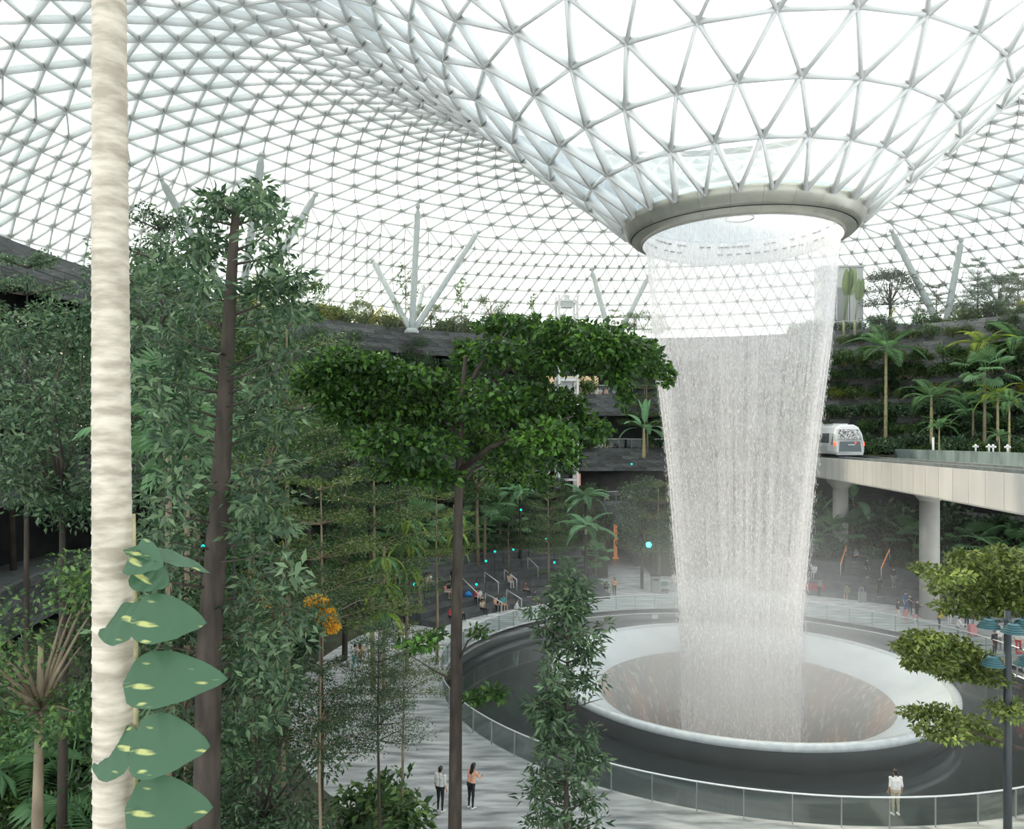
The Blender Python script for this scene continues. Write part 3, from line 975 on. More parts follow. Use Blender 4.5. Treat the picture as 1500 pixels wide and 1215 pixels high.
# ------------------------------------------------------------------ white lift tower, utility tower, lit shopfronts
p = at(830, 500, 83.75)
lift = thing('lift_tower', 'slender white steel lift tower rising past the terraces', 'lift', (p.x, p.y, 6.4), math.radians(11))
HT = 23.6
for sx in (-1, 1):
    for sy in (-1, 1):
        MB().box((sx * 1.05, sy * 0.72, HT / 2), (0.24, 0.24, HT)).build('post', M['white'], lift)
for k in range(11):
    z = 1.0 + k * 2.2
    s = MB()
    for sx in (-1, 1):
        s.bar((sx * 1.05, -0.72, z), (sx * 1.05, 0.72, z), 0.18)
    for sy in (-1, 1):
        s.bar((-1.05, sy * 0.72, z), (1.05, sy * 0.72, z), 0.18)
    s.build('ring_beam', M['white'], lift)
MB().box((0, 0.66, HT / 2 - 0.3), (1.7, 0.04, HT - 1.5)).build('back_glass', M['clearglass'], lift)
MB().box((-0.98, 0, HT / 2 - 0.3), (0.04, 1.3, HT - 1.5)).build('side_glass', M['clearglass'], lift)
s = MB()
s.box((0, 0, 0), (1.6, 1.2, 0.18)).box((0, 0, 2.4), (1.6, 1.2, 0.18)).box((0, 0.55, 1.2), (1.6, 0.1, 2.4)).box((-0.75, 0, 1.2), (0.1, 1.2, 2.4))
o = s.build('cab', M['lightgrey'], lift)
o.location = (0, 0, 12.0)
s = MB().box((0, 0, 0), (1.2, 1.0, 0.8)).box((0, 0, 0.7), (0.6, 0.5, 0.6))
o = s.build('hoist', M['lightgrey'], lift)
o.location = (0, 0, HT - 0.9)

p = at(1232, 500, 86.5)
tw = thing('service_tower', 'pale grey panelled shaft behind the paddle-leaved plants', 'tower', (p.x, p.y, 25.2))
for k, x in enumerate((-1.9, -0.3, 1.3)):
    MB().box((x, 0, 4.2), (1.5, 2.2, 8.4)).build('panel', M['lightgrey'], tw)
MB().box((-0.3, -1.15, 3.6), (1.1, 0.12, 5.0)).build('louvre', M['grey'], tw)
MB().box((-0.3, 0, 8.5), (5.0, 2.6, 0.2)).build('roof_cap', M['lightgrey'], tw)

M['pinklit'] = mat('pink_lit_wall', (0.9, 0.45, 0.33), 0.6, emit=0.35)


def shop(name, label, px0, px1, py0, py1, d, m, bars=3):
    a, b = at(px0, py1, d), at(px1, py0, d)
    w, h = b.x - a.x, b.z - a.z
    t = thing(name, label, 'window', (a.x + w / 2, d, a.z))
    MB().box((0, 0.1, h / 2), (w, 0.08, h)).build('lit_panel', m, t)
    for k in range(bars + 1):
        MB().box((-w / 2 + w * k / bars, 0, h / 2), (0.07, 0.14, h + 0.1)).build('mullion', M['dark'], t)
    MB().box((0, 0, h + 0.05), (w + 0.2, 0.2, 0.12)).build('head', M['dark'], t)
    MB().box((0, 0, -0.03), (w + 0.2, 0.2, 0.1)).build('sill', M['dark'], t)


shop('shopfront', 'warm beige lit ceiling hall behind the upper balcony by the lift', 800, 877, 551, 586, 91.5, M['beige'], 3)
shop('lit_window', 'glowing orange window beside the tall dark-trunked tree', 371, 391, 612, 634, 64.0, M['warm'], 2)
shop('lit_window', 'glowing orange window behind the left crown of the spreading tree', 508, 560, 614, 629, 74.0, M['warm'], 5)
shop('lit_window', 'small pinkish lit doorway under the middle terrace band', 840, 851, 694, 712, 90.5, M['pinklit'], 1)
shop('lit_window', 'small glowing orange lantern box behind the seating steps', 630, 640, 832, 846, 69.5, M['warm'], 1)
p = on(913, 808, 0.0)
s = MB().box((0, 0, 2.0), (0.4, 0.25, 4.0)).box((0, -0.02, 0.1), (0.7, 0.4, 0.2))
o = s.build('light_column', M['warmstrip'])
o.location = (pol(44, 91.8).x, pol(44, 91.8).y, 0)
tag(o, 'glowing amber light strip inside the dark passage', 'lamp')
p = at(846, 681, 78.2)
s = MB().box((0, 0, 0), (1.25, 0.18, 0.85)).box((0, 0.05, 0), (1.4, 0.12, 1.0))
o = s.build('display_screen', M['black'])
o.location = pol(40.3, math.degrees(math.atan2(84.0 - AY, 7.3 - AX)), 11.45)
o.rotation_euler = (0, 0, math.radians(math.degrees(math.atan2(84.0 - AY, 7.3 - AX)) - 90))
tag(o, 'black screen hung on the middle terrace band', 'screen')

# glass balustrades along the terraces with posts
def gallery_rail(name, label, R, z, a0, a1, n):
    t = thing(name, label, 'balustrade', (AX, AY, z))
    w = math.radians((a1 - a0) / n) * R
    pm = MB().box((0, 0, 0.5), (0.02, w - 0.08, 0.9)).mesh('pane', M['clearglass'])
    qm = MB().box((0, 0, 0.5), (0.05, 0.05, 1.0)).mesh('post', M['grey'])
    for i in range(n):
        a = math.radians(a0 + (a1 - a0) * (i + 0.5) / n)
        link('pane', pm, t, Matrix.Rotation(a, 4, 'Z') @ Matrix.Translation((R, 0, 0)))
        link('post', qm, t, Matrix.Rotation(math.radians(a0 + (a1 - a0) * i / n), 4, 'Z') @ Matrix.Translation((R, 0, 0)))
    MB().tube([(R * math.cos(math.radians(a0 + (a1 - a0) * i / 40)), R * math.sin(math.radians(a0 + (a1 - a0) * i / 40)), 1.03) for i in range(41)], 0.035, 6).build('handrail', M['chrome'], t)


gallery_rail('gallery_balustrade', 'glass balustrade on the lower terrace above the passage', 38.2, 7.3, 84, 106, 12)
gallery_rail('gallery_balustrade', 'glass balustrade on the middle terrace above the black screen', 40.7, 13.1, 80, 112, 16)
gallery_rail('gallery_balustrade', 'glass balustrade on the upper terrace before the beige hall', 42.2, 19.3, 82, 112, 16)
gallery_rail('gallery_balustrade', 'pale glass balustrade on the top terrace by the paddle-leaved plants', 43.9, 26.0, 50, 66, 10)
# ------------------------------------------------------------------ foliage tools
def unit(a):
    return a / np.maximum(np.linalg.norm(a, axis=-1, keepdims=True), 1e-9)


def leaf_arrays(P, D, Nn, L, W, fold=0.18, droop=0.12):
    """n folded pointed leaves: P base, D direction, Nn upper side"""
    D = unit(D)
    T_ = unit(np.cross(D, Nn))
    Nn = np.cross(T_, D)
    L, W = np.asarray(L)[:, None], np.asarray(W)[:, None]
    V = np.stack([P, P + D * L * 0.42 + T_ * W * 0.5 + Nn * W * fold, P + D * L - Nn * L * droop, P + D * L * 0.42 - T_ * W * 0.5 + Nn * W * fold], 1)
    return V


LF = np.array([(0, 1, 2), (0, 2, 3)])


def leaf_mesh(name, V, m, val=None):
    n = len(V)
    val = RNG.random(n) ** 2.2 if val is None else val
    return mesh_np(name, V.reshape(-1, 3), (np.arange(n)[:, None, None] * 4 + LF).reshape(-1, 3), [m], v=np.repeat(val, 4))


def pad_leaves(pads, L, W, up=0.8, shell=0.5, droop=0.12, outward=0.6):
    """leaves in flattened ellipsoid pads: (centre, rx, ry, rz, count)"""
    out = []
    for c, rx, ry, rz, n in pads:
        n = int(n)
        if n < 1:
            continue
        u = unit(RNG.normal(size=(n, 3)))
        r = RNG.random(n)[:, None] ** shell
        P = np.array(c) + u * r * [rx, ry, rz]
        D = unit(u * [1, 1, 0.5] * outward + RNG.normal(size=(n, 3)) * 0.55)
        D[:, 2] -= 0.15
        Nn = unit(RNG.normal(size=(n, 3)) * 0.5 + [0, 0, up])
        s = 0.65 + 0.6 * RNG.random(n)
        out.append(leaf_arrays(P, D, Nn, L * s, W * s, droop=droop))
    return np.concatenate(out)


def limb(s, p, q, r0, r1, bend=0.12, n=5, seg=7):
    p, q = Vector(p), Vector(q)
    L = (q - p).length
    o = Vector(RNG.normal(size=3)) * L * bend * 0.5
    pts, rad = [], []
    for i in range(n + 1):
        t = i / n
        pts.append(p.lerp(q, t) + o * math.sin(PI * t))
        rad.append(r0 + (r1 - r0) * t)
    s.tube(pts, rad, seg)
    return pts


class Proto:
    def __init__(s):
        s.parts = []

    def part(s, name, me, Mx=None, kind=None):
        s.parts.append((name, me, Mx, kind))
        return s


def plant(name, proto, label, cat, loc, rz=0.0, scale=1.0, group=None):
    t = thing(name, label, cat, loc, rz, group, scale)
    for nm, me, Mx, kind in proto.parts:
        o = link(nm, me, t, Mx)
        if kind:
            o['kind'] = kind
    return t


def plant_h(name, proto, H0, H, s, label, cat, loc, rz=0.0, group=None):
    """plant of height H: the trunk is drawn out, the crown keeps its own size s"""
    t = thing(name, label, cat, loc, rz, group)
    s = min(s, H / H0) if H > 0 else s
    for nm, me, Mx, kind in proto.parts:
        if nm in ('trunk', 'stem'):
            T_ = Matrix.Diagonal((s, s, H / H0, 1))
        else:
            T_ = Matrix.Translation((0, 0, H - H0 * s)) @ Matrix.Scale(s, 4)
        o = link(nm, me, t, T_ @ Mx if Mx is not None else T_)
        if kind:
            o['kind'] = kind
    return t


# ---- prototypes, each about its real size with its foot at the origin
def layered_tree(H, spread, tiers, leafm, barkm, dens=1.0, L=0.13, W=0.06, r0=0.11, bare=0.35, flat=0.1):
    p = Proto()
    s = MB()
    s.tube([(0, 0, 0), (0.05, 0, H * 0.3), (-0.04, 0.05, H * 0.65), (0, 0, H)], [r0, r0 * 0.85, r0 * 0.6, r0 * 0.2], 9)
    p.part('trunk', s.mesh('trunk', barkm))
    br, pads = MB(), []
    for k in range(tiers):
        t = k / max(1, tiers - 1)
        z = H * (bare + (1 - bare) * t) * 0.99
        R = spread * (1 - 0.62 * t ** 1.5) * (0.85 + 0.3 * RNG.random())
        nb_ = 5 + int(3 * (1 - t))
        a0 = RNG.random() * 6.28
        for i in range(nb_):
            a = a0 + 6.28 * i / nb_ + RNG.normal() * 0.2
            q = (R * math.cos(a), R * math.sin(a), z + R * (0.10 + 0.14 * RNG.random()))
            limb(br, (0, 0, z - 0.15), q, r0 * 0.3, 0.012, 0.1, 3, 5)
            for f in (0.45, 0.8, 1.0):
                c = (q[0] * f, q[1] * f, z + (q[2] - z) * f)
                w = R * 0.30 * (0.8 + 0.5 * RNG.random())
                pads.append((c, w, w, flat * R + 0.08, 70 * dens * (0.5 + R / spread)))
    p.part('branches', br.mesh('branches', barkm))
    p.part('foliage', leaf_mesh('foliage', pad_leaves(pads, L, W), leafm), kind='stuff')
    return p


def round_tree(H, rx, rz, leafm, barkm, n=5000, L=0.16, W=0.08, r0=0.14, blobs=16, trunk=0.5):
    p = Proto()
    s = MB()
    zc = H - rz
    s.tube([(0, 0, 0), (0.06, 0.03, zc * 0.6), (0, 0, zc + rz * 0.3)], [r0, r0 * 0.8, r0 * 0.35], 9)
    p.part('trunk', s.mesh('trunk', barkm))
    br, pads = MB(), []
    for i in range(blobs):
        u = unit(RNG.normal(size=3))
        c = np.array([u[0] * rx * 0.72, u[1] * rx * 0.72, zc + u[2] * rz * 0.72])
        limb(br, (0, 0, zc - rz * 0.6), c, r0 * 0.35, 0.012, 0.12, 3, 5)
        w = rx * (0.32 + 0.14 * RNG.random())
        pads.append((c, w, w, w * 0.75, n / blobs))
    p.part('branches', br.mesh('branches', barkm))
    p.part('foliage', leaf_mesh('foliage', pad_leaves(pads, L, W, up=0.6), leafm), kind='stuff')
    return p


def shrub(H, R, leafm, n=1200, L=0.18, W=0.09):
    p = Proto()
    s, pads = MB(), []
    for i in range(7):
        a = RNG.random() * 6.28
        q = (R * 0.55 * math.cos(a), R * 0.55 * math.sin(a), H * (0.5 + 0.35 * RNG.random()))
        limb(s, (0.05 * math.cos(a), 0.05 * math.sin(a), 0), q, 0.025, 0.01, 0.15, 3, 5)
        pads.append((q, R * 0.5, R * 0.5, H * 0.32, n / 8))
    pads.append(((0, 0, H * 0.4), R * 0.8, R * 0.8, H * 0.38, n / 8))
    p.part('stems', s.mesh('stems', M['barkmid']))
    p.part('foliage', leaf_mesh('foliage', pad_leaves(pads, L, W, up=0.6), leafm), kind='stuff')
    return p


def slender_tree(H, leafm, L=0.22, W=0.09, n=420, R=0.7):
    """thin staked sapling with loose foliage up the stem"""
    p = Proto()
    s = MB()
    s.tube([(0, 0, 0), (0.04, 0.02, H * 0.5), (-0.03, 0, H)], [0.05, 0.04, 0.012], 7)
    p.part('trunk', s.mesh('trunk', M['barkgreen']))
    br, pads = MB(), []
    for i in range(11):
        z = H * (0.32 + 0.68 * (i + 0.5) / 11)
        a = RNG.random() * 6.28
        r = R * (0.45 + 0.55 * RNG.random()) * (1.15 - 0.55 * i / 11)
        q = (r * math.cos(a), r * math.sin(a), z + 0.2)
        limb(br, (0, 0, z - 0.1), q, 0.014, 0.006, 0.1, 2, 4)
        pads.append((q, r * 0.6, r * 0.6, 0.28, n / 11))
    p.part('branches', br.mesh('branches', M['barkgreen']))
    p.part('foliage', leaf_mesh('foliage', pad_leaves(pads, L, W), leafm), kind='stuff')
    return p


def frond_mesh(Lf=2.6, n=22, wl=0.62, w=0.042, arch=0.9, m=None, vee=0.35):
    """feather palm frond along +X, arching up and over"""
    Vs = []
    vals = []
    rib = MB()
    pts = []
    for i in range(9):
        t = i / 8
        pts.append((Lf * t * (1 - 0.16 * t), 0, Lf * (0.42 * t - arch * 0.62 * t * t)))
    P = np.array(pts)
    for i in range(n):
        t = 0.12 + 0.86 * i / (n - 1)
        x = np.array([np.interp(t, np.linspace(0, 1, 9), P[:, k]) for k in range(3)])
        ll = wl * (math.sin(PI * min(1, (0.15 + 0.85 * t) ** 0.8)) * 0.85 + 0.2)
        for sd in (-1, 1):
            D = np.array([0.55, sd * 0.8, vee - 0.55 * t])
            Vs.append(leaf_arrays(x[None], D[None], np.array([[0, 0, 1.0]]), np.array([ll]), np.array([w]), droop=0.22)[0])
            vals.append(0.3 + 0.7 * RNG.random())
    me = leaf_mesh('frond', np.array(Vs), m, np.array(vals))
    bm = bmesh.new()
    bm.from_mesh(me)
    for i in range(8):
        a, b = Vector(pts[i]), Vector(pts[i + 1])
        w_ = 0.03 * (1 - i / 9) + 0.008
        vv = [bm.verts.new(q) for q in (a + Vector((0, -w_, 0)), a + Vector((0, w_, 0)), b + Vector((0, w_, 0)), b + Vector((0, -w_, 0)))]
        bm.faces.new(vv)
    bm.to_mesh(me)
    bm.free()
    return me


def paddle_mesh(Lf=1.9, w=0.5, arch=0.6, m=None, pet=0.5, seg=10, tear=0.0):
    """long paddle leaf (banana kind) with folded midrib along +X"""
    V, Fq = [], []
    for i in range(seg + 1):
        t = i / seg
        x = pet + Lf * t * (1 - 0.12 * t * arch)
        z = (pet + Lf * t) * 0.35 * (1 if arch > 0 else 0) - arch * Lf * 0.62 * t * t
        ww = w * (math.sin(PI * (0.06 + 0.9 * t)) ** 0.7) * (1 - 0.25 * t)
        jag = 1 + tear * (RNG.random() - 0.5)
        V += [(x, -ww * jag, z + 0.1 * ww), (x, 0, z), (x, ww * jag, z + 0.1 * ww)]
    for i in range(seg):
        Fq += [(i * 3, i * 3 + 1, i * 3 + 4, i * 3 + 3), (i * 3 + 1, i * 3 + 2, i * 3 + 5, i * 3 + 4)]
    o = len(V)
    V += [(0, -0.03, 0), (0, 0.03, 0), (pet + 0.1, 0.03, pet * 0.35 * (1 if arch > 0 else 0)), (pet + 0.1, -0.03, pet * 0.35 * (1 if arch > 0 else 0))]
    Fq.append((o, o + 1, o + 2, o + 3))
    val = np.array([0.25 + 0.5 * RNG.random() for _ in range(len(V))])
    for i in range(seg + 1):
        val[i * 3 + 1] = 0.95
    return mesh_np('leaf', V, Fq, [m], v=val)


def fan_mesh(R=0.8, n=18, m=None, pet=0.9):
    """pleated fan leaf on a petiole along +X"""
    V, Fq, val = [(pet, 0, 0.2)], [], [0.5]
    for i in range(n):
        a = math.radians(-115 + 230 * i / (n - 1))
        da = math.radians(230 / (n - 1)) * 0.42
        for (aa, r, z) in ((a - da, R * 0.6, -0.02), (a, R * 0.65, 0.05), (a + da, R * 0.6, -0.02), (a, R * (1 - 0.12 * abs(math.sin(a))), -0.16)):
            V.append((pet + r * math.cos(aa), r * math.sin(aa), 0.2 + z * R))
            val.append(0.2 + 0.7 * RNG.random())
        o = 1 + i * 4
        Fq += [(0, o, o + 1), (0, o + 1, o + 2), (o, o + 3, o + 1), (o + 1, o + 3, o + 2)]
    o = len(V)
    V += [(0, -0.015, 0), (0, 0.015, 0), (pet, 0.012, 0.2), (pet, -0.012, 0.2)]
    val += [0.5] * 4
    Fq += [(o, o + 1, o + 2), (o, o + 2, o + 3)]
    return mesh_np('fan', V, Fq, [m], v=val)


def palm(H, leaves, n, r0=0.09, tilt=(0.0, 0.75), barkm=None, lname='frond', scales=(0.85, 1.1), rough=False):
    p = Proto()
    s = MB()
    if H > 0.15:
        k = 14
        s.tube([(0.05 * math.sin(i / k * 2.2) * H * 0.12, 0, H * i / k) for i in range(k + 1)], [r0 * (1.25 - 0.5 * i / k) * (1 + 0.06 * (i % 2)) for i in range(k + 1)], 10)
        p.part('trunk', s.mesh('trunk', barkm or M['barkgreen']))
    top = Vector((0.05 * math.sin(2.2) * H * 0.12, 0, max(H, 0.0)))
    if H > 1.2 and lname == 'frond':
        s = MB()
        s.tube([top + Vector((0, 0, -0.5)), top + Vector((0, 0, 0.25))], [r0 * 1.0, r0 * 0.6], 8)
        p.part('crownshaft', s.mesh('crownshaft', M['barkgreen']))
    for i in range(n):
        t = (i + 0.5) / n
        el = tilt[0] + (tilt[1] - tilt[0]) * t
        Mx = Matrix.Translation(top) @ Matrix.Rotation(2.4 * i + RNG.normal() * 0.15, 4, 'Z') @ Matrix.Rotation(-el, 4, 'Y') @ Matrix.Scale(scales[0] + (scales[1] - scales[0]) * RNG.random(), 4)
        p.part(lname, leaves[i % len(leaves)], Mx)
    return p


FR = [frond_mesh(m=M['frond']), frond_mesh(2.8, 23, 0.6, 0.042, 1.1, M['frond'])]
FRY = [frond_mesh(2.2, 20, 0.55, 0.045, 1.0, M['frond_y'])]
FERN = [frond_mesh(2.4, 34, 0.42, 0.075, 0.85, M['banana'], 0.1), frond_mesh(2.2, 34, 0.4, 0.075, 1.15, M['banana'], 0.1)]
BAN = [paddle_mesh(2.3, 0.42, 0.8, M['banana']), paddle_mesh(2.1, 0.4, 1.15, M['banana'])]
BANUP = [paddle_mesh(2.0, 0.36, 0.35, M['banana'])]
FAN = [fan_mesh(m=M['frond']), fan_mesh(0.7, 16, M['frond'], 1.1)]
PAD = [paddle_mesh(2.0, 0.36, 0.12, M['paddle'], 2.0)]
PR = {
    'layer_a': layered_tree(9, 2.6, 7, M['leaf_mid'], M['barkmid'], 1.0),
    'layer_b': layered_tree(8, 3.0, 5, M['leaf_olive'], M['barkmid'], 0.85, L=0.15, W=0.075, flat=0.035),
    'layer_c': layered_tree(10, 2.4, 8, M['leaf_cool'], M['bark'], 0.9),
    'layer_d': layered_tree(7, 2.6, 4, M['leaf_dark'], M['barkmid'], 1.1, bare=0.5, flat=0.04),
    'round_a': round_tree(8, 2.4, 2.6, M['leaf_dark'], M['bark'], 5200),
    'round_b': round_tree(7, 2.2, 2.3, M['leaf_mid'], M['barkmid'], 4600, L=0.14, W=0.07),
    'round_c': round_tree(9, 2.5, 3.4, M['leaf_cool'], M['bark'], 5600, L=0.2, W=0.08),
    'bush_a': shrub(1.3, 1.0, M['leaf_dark'], 1100),
    'bush_b': shrub(1.2, 1.0, M['leaf_mid'], 1100),
    'bush_c': shrub(1.4, 1.1, M['leaf_cool'], 900, 0.3, 0.12),
    'bush_y': shrub(1.2, 0.9, M['leaf_yellow'], 1000, 0.15, 0.08),
    'bush_o': shrub(1.1, 0.9, M['leaf_olive'], 1000, 0.15, 0.08),
    'sapling_a': slender_tree(4.6, M['leaf_bright']),
    'sapling_b': slender_tree(5.2, M['leaf_mid'], R=0.9, n=600),
    'sapling_y': slender_tree(4.2, M['leaf_yellow'], R=0.8, n=520),
    'palm_a': palm(5.5, FR, 11, tilt=(-0.5, 0.85)),
    'palm_b': palm(3.5, FR, 10, tilt=(-0.35, 0.9)),
    'palm_y': palm(4.2, FRY, 10, tilt=(-0.5, 0.8)),
    'palm_low': palm(0.4, FR, 9, tilt=(-0.05, 1.0)),
    'fern_tree': palm(3.8, FERN, 12, 0.1, (-0.45, 0.75), M['bark']),
    'banana': palm(2.2, BAN, 7, 0.13, (-0.5, 0.6), M['barkgreen'], 'leaf'),
    'fan_palm': palm(3.2, FAN, 14, 0.08, (-0.9, 1.2), M['barkmid'], 'leaf', (0.9, 1.2)),
    'fan_low': palm(0.6, FAN, 12, 0.08, (-0.3, 1.2), M['barkmid'], 'leaf', (0.8, 1.1)),
}
# banana with upright young leaves
PR['banana'].parts += [('leaf', BANUP[0], Matrix.Translation((0.1, 0, 2.2)) @ Matrix.Rotation(q * 2.1, 4, 'Z') @ Matrix.Rotation(-1.15, 4, 'Y'), None) for q in range(4)]
# a cluster of hanging fern clumps up a post
hf = Proto()
s = MB()
s.tube([(0, 0, 0), (0.02, 0, 4.6)], [0.1, 0.06], 8)
hf.part('stem', s.mesh('stem', M['barkmid']))
HANG = [frond_mesh(1.5, 20, 0.3, 0.09, 1.5, M['frond_y'], 0.0), frond_mesh(1.3, 18, 0.3, 0.09, 1.7, M['frond'], 0.0)]
for z in (1.7, 2.9, 4.1):
    for i in range(8):
        hf.part('frond', HANG[i % 2], Matrix.Translation((0.02, 0, z)) @ Matrix.Rotation(i * 0.79 + z, 4, 'Z') @ Matrix.Rotation(0.25, 4, 'Y'))
PR['hang_fern'] = hf
# topiary balls on a short stem
tp = Proto()
s = MB()
s.tube([(0, 0, 0), (0, 0, 0.9)], 0.06, 7)
tp.part('stem', s.mesh('stem', M['bark']))
tp.part('foliage', leaf_mesh('foliage', pad_leaves([((0, 0, 1.35), 0.95, 0.95, 0.72, 2600)], 0.11, 0.06, shell=0.12), M['leaf_olive']), kind='stuff')
PR['topiary'] = tp

# ------------------------------------------------------------------ the big foreground trees
def px_tree(name, label, trunk, tr, limbs, pads, depth, leafm, barkm, L, W, nparts=0, base_z=0.0, up=0.7, dens=1.0, dspread=1.0, outward=0.6, vein=None):
    """tree measured off the photograph: trunk and limbs as polylines (px, py, depth offset), pads (px, py, rx, ry, count)"""
    k = depth / F_PX
    base = at(trunk[0][0], HORIZON, depth)
    base.z = base_z
    t = thing(name, label, 'tree', base)
    s = MB()
    pts = [at(q[0], q[1], depth + (q[2] if len(q) > 2 else 0)) - base for q in trunk]
    pts[0] = Vector((0, 0, 0))
    s.tube(pts, [tr * (1 - 0.75 * i / (len(pts) - 1)) for i in range(len(pts))], 14)
    s.build('trunk', barkm, t)
    for lb in limbs:
        s = MB()
        pts = [at(q[0], q[1], depth + (q[2] if len(q) > 2 else 0)) - base for q in lb[1:]]
        r = lb[0]
        s.tube(pts, [max(0.008, r * (1 - 0.8 * i / (len(pts) - 1))) for i in range(len(pts))], 8)
        s.build('branch', barkm, t)
    P = []
    for (px, py, rx, ry, n) in pads:
        dz = RNG.normal() * dspread
        c = np.array(at(px, py, depth + dz) - base)
        P.append((c, rx * k, max(rx, ry) * k * 0.9, ry * k, n * dens))
    V = pad_leaves(P, L, W, up=up, outward=outward)
    n = len(V)
    if nparts:
        W_ = V.mean(1)
        near = np.argsort(W_[:, 1])[:nparts]
        keep = np.ones(n, bool)
        keep[near] = False
        for q in near:
            c = V[q][0]
            me = mesh_np('leaf', V[q] - c, LF, [leafm], v=np.full(4, RNG.random()))
            link('leaf', me, t, Matrix.Translation(Vector(c)))
        V = V[keep]
    tag(link('foliage', leaf_mesh('foliage', V, leafm), t), kind='stuff')
    return t


# spreading tree in the middle
midpads = [(735, 478, 45, 14, 300), (770, 480, 55, 18, 420), (830, 490, 55, 20, 460), (880, 500, 45, 24, 420), (925, 518, 42, 24, 400), (955, 536, 30, 22, 240), (976, 552, 14, 16, 80), (905, 545, 25, 22, 170), (915, 580, 12, 20, 70),
           (870, 530, 40, 22, 300), (800, 525, 60, 28, 420), (730, 515, 45, 22, 300), (690, 525, 30, 18, 200), (680, 510, 14, 12, 60),
           (505, 528, 35, 16, 260), (545, 535, 45, 18, 340), (590, 552, 45, 20, 340), (470, 548, 35, 20, 260), (445, 560, 22, 16, 120), (640, 565, 55, 26, 460), (530, 570, 55, 24, 380), (490, 585, 35, 18, 200),
           (580, 600, 60, 28, 440), (650, 610, 65, 32, 520), (720, 590, 60, 36, 520), (780, 590, 55, 34, 440), (830, 595, 35, 26, 260), (850, 620, 40, 22, 260), (880, 632, 20, 16, 90), (800, 640, 50, 24, 340),
           (560, 645, 55, 24, 320), (620, 655, 60, 28, 420), (700, 650, 60, 30, 420), (760, 665, 50, 26, 320), (820, 670, 35, 22, 180), (590, 690, 50, 18, 260), (640, 700, 40, 16, 180), (740, 695, 45, 18, 220), (790, 705, 25, 14, 90), (530, 620, 40, 20, 220), (500, 610, 25, 16, 100)]
px_tree('spreading_tree', 'spreading dark-leaved tree with a slim straight trunk beside the pool', [(664, 1500), (667, 1150), (669, 900), (671, 760), (673, 690), (676, 600), (682, 520)], 0.2,
        [(0.1, (673, 690), (720, 655, -0.5), (790, 625, -1), (840, 610, -1.2)), (0.11, (676, 620), (715, 570, 0.4), (770, 515, 0.8), (860, 488, 1)), (0.09, (676, 600), (700, 540, -0.6), (745, 485, -0.8)),
         (0.09, (675, 640), (620, 590, 0.5), (560, 548, 0.7), (480, 540, 0.8)), (0.07, (674, 670), (620, 640, -0.8), (560, 620, -1.2)), (0.06, (672, 720), (690, 690, 0.8), (740, 665, 1.2)), (0.07, (770, 515, 0.8), (880, 520, 0.4), (960, 535, 0)), (0.05, (673, 700), (650, 680, -0.5), (600, 672, -0.8)),
         (0.04, (669, 1000), (640, 985, -0.3), (600, 960, -0.5)), (0.04, (669, 975), (685, 940, -0.3), (715, 915, -0.4))],
        midpads + [(612, 945, 26, 10, 60), (700, 925, 22, 10, 40), (640, 930, 18, 8, 30), (725, 1015, 22, 8, 60), (700, 1022, 20, 8, 60)], 20, M['leaf_bright'], M['bark'], 0.19, 0.115, 300, dens=1.9, dspread=1.1)

# tall dark-trunked tree on the left
lt_pads, lt_limbs = [], []
LTX = lambda y: np.interp(y, [280, 360, 540, 740, 850, 950, 1215], [346, 342, 332, 322, 313, 306, 300])
env = lambda y: np.interp(y, [285, 310, 350, 430, 520, 620, 720, 800, 900, 1000, 1080], [30, 55, 75, 95, 125, 120, 95, 110, 150, 130, 120])
for y in np.arange(300, 1090, 19):
    for sd in (-1, 1):
        if RNG.random() < 0.14:
            continue
        x0 = LTX(y)
        R = env(y) * (0.55 + 0.5 * RNG.random()) * (1.0 if sd < 0 else 0.92)
        rise = R * (0.5 if y < 700 else 0.3) * (0.5 + RNG.random())
        dz = RNG.normal() * 1.1
        (lt_limbs.append if RNG.random() < 0.55 else (lambda q_: None))((0.02 + 0.012 * RNG.random(), (x0, y + 12), (x0 + sd * R * 0.5, y + 12 - rise * 0.35, dz * 0.5), (x0 + sd * R, y + 12 - rise, dz)))
        for f in (0.5, 0.75, 1.0, 1.08):
            lt_pads.append((x0 + sd * R * f, y + 12 - rise * f, 20 + 12 * RNG.random(), 11 + 6 * RNG.random(), 34 if y < 720 else 20))
for q in range(5):
    lt_pads.append((346 + RNG.normal() * 18, 290 + RNG.normal() * 7, 22, 10, 50))
px_tree('tall_tree', 'tall tree with a thick dark trunk and long leaves beside the ringed palm', [(298, 1750), (302, 1215), (306, 950), (313, 850), (322, 740), (327, 640), (332, 540), (337, 440), (342, 360), (346, 300)], 0.27, lt_limbs, lt_pads, 14, M['leaf_cool'], M['bark'], 0.21, 0.075, 300, dens=1.0, dspread=1.0, outward=0.9)

# conical young tree standing before the pool
cp = []
for y in np.arange(855, 1290, 20):
    w = np.interp(y, [850, 900, 960, 1080, 1290], [14, 38, 58, 62, 70])
    for q in range(5):
        a = RNG.random() * 2 - 1
        cp.append((832 + a * w * 0.75, y + RNG.normal() * 8, 20 + 6 * RNG.random(), 12, 26))
cp += [(856, 858, 10, 7, 22), (812, 868, 12, 7, 18), (782, 895, 14, 8, 26), (885, 915, 12, 8, 18)]
px_tree('young_tree', 'upright young tree with pointed grey-green leaves standing before the pool', [(828, 1500), (829, 1200), (831, 1000), (834, 855)], 0.09,
        [(0.025, (831, y_), (831 + sx * 30, y_ - 14, 0.2 * sx), (831 + sx * 52, y_ - 20, 0.3 * sx)) for y_ in range(900, 1260, 36) for sx in (-1, 1)], cp, 19, M['leaf_cool'], M['bark'], 0.25, 0.078, 300, dens=1.6, dspread=0.5, outward=1.0)

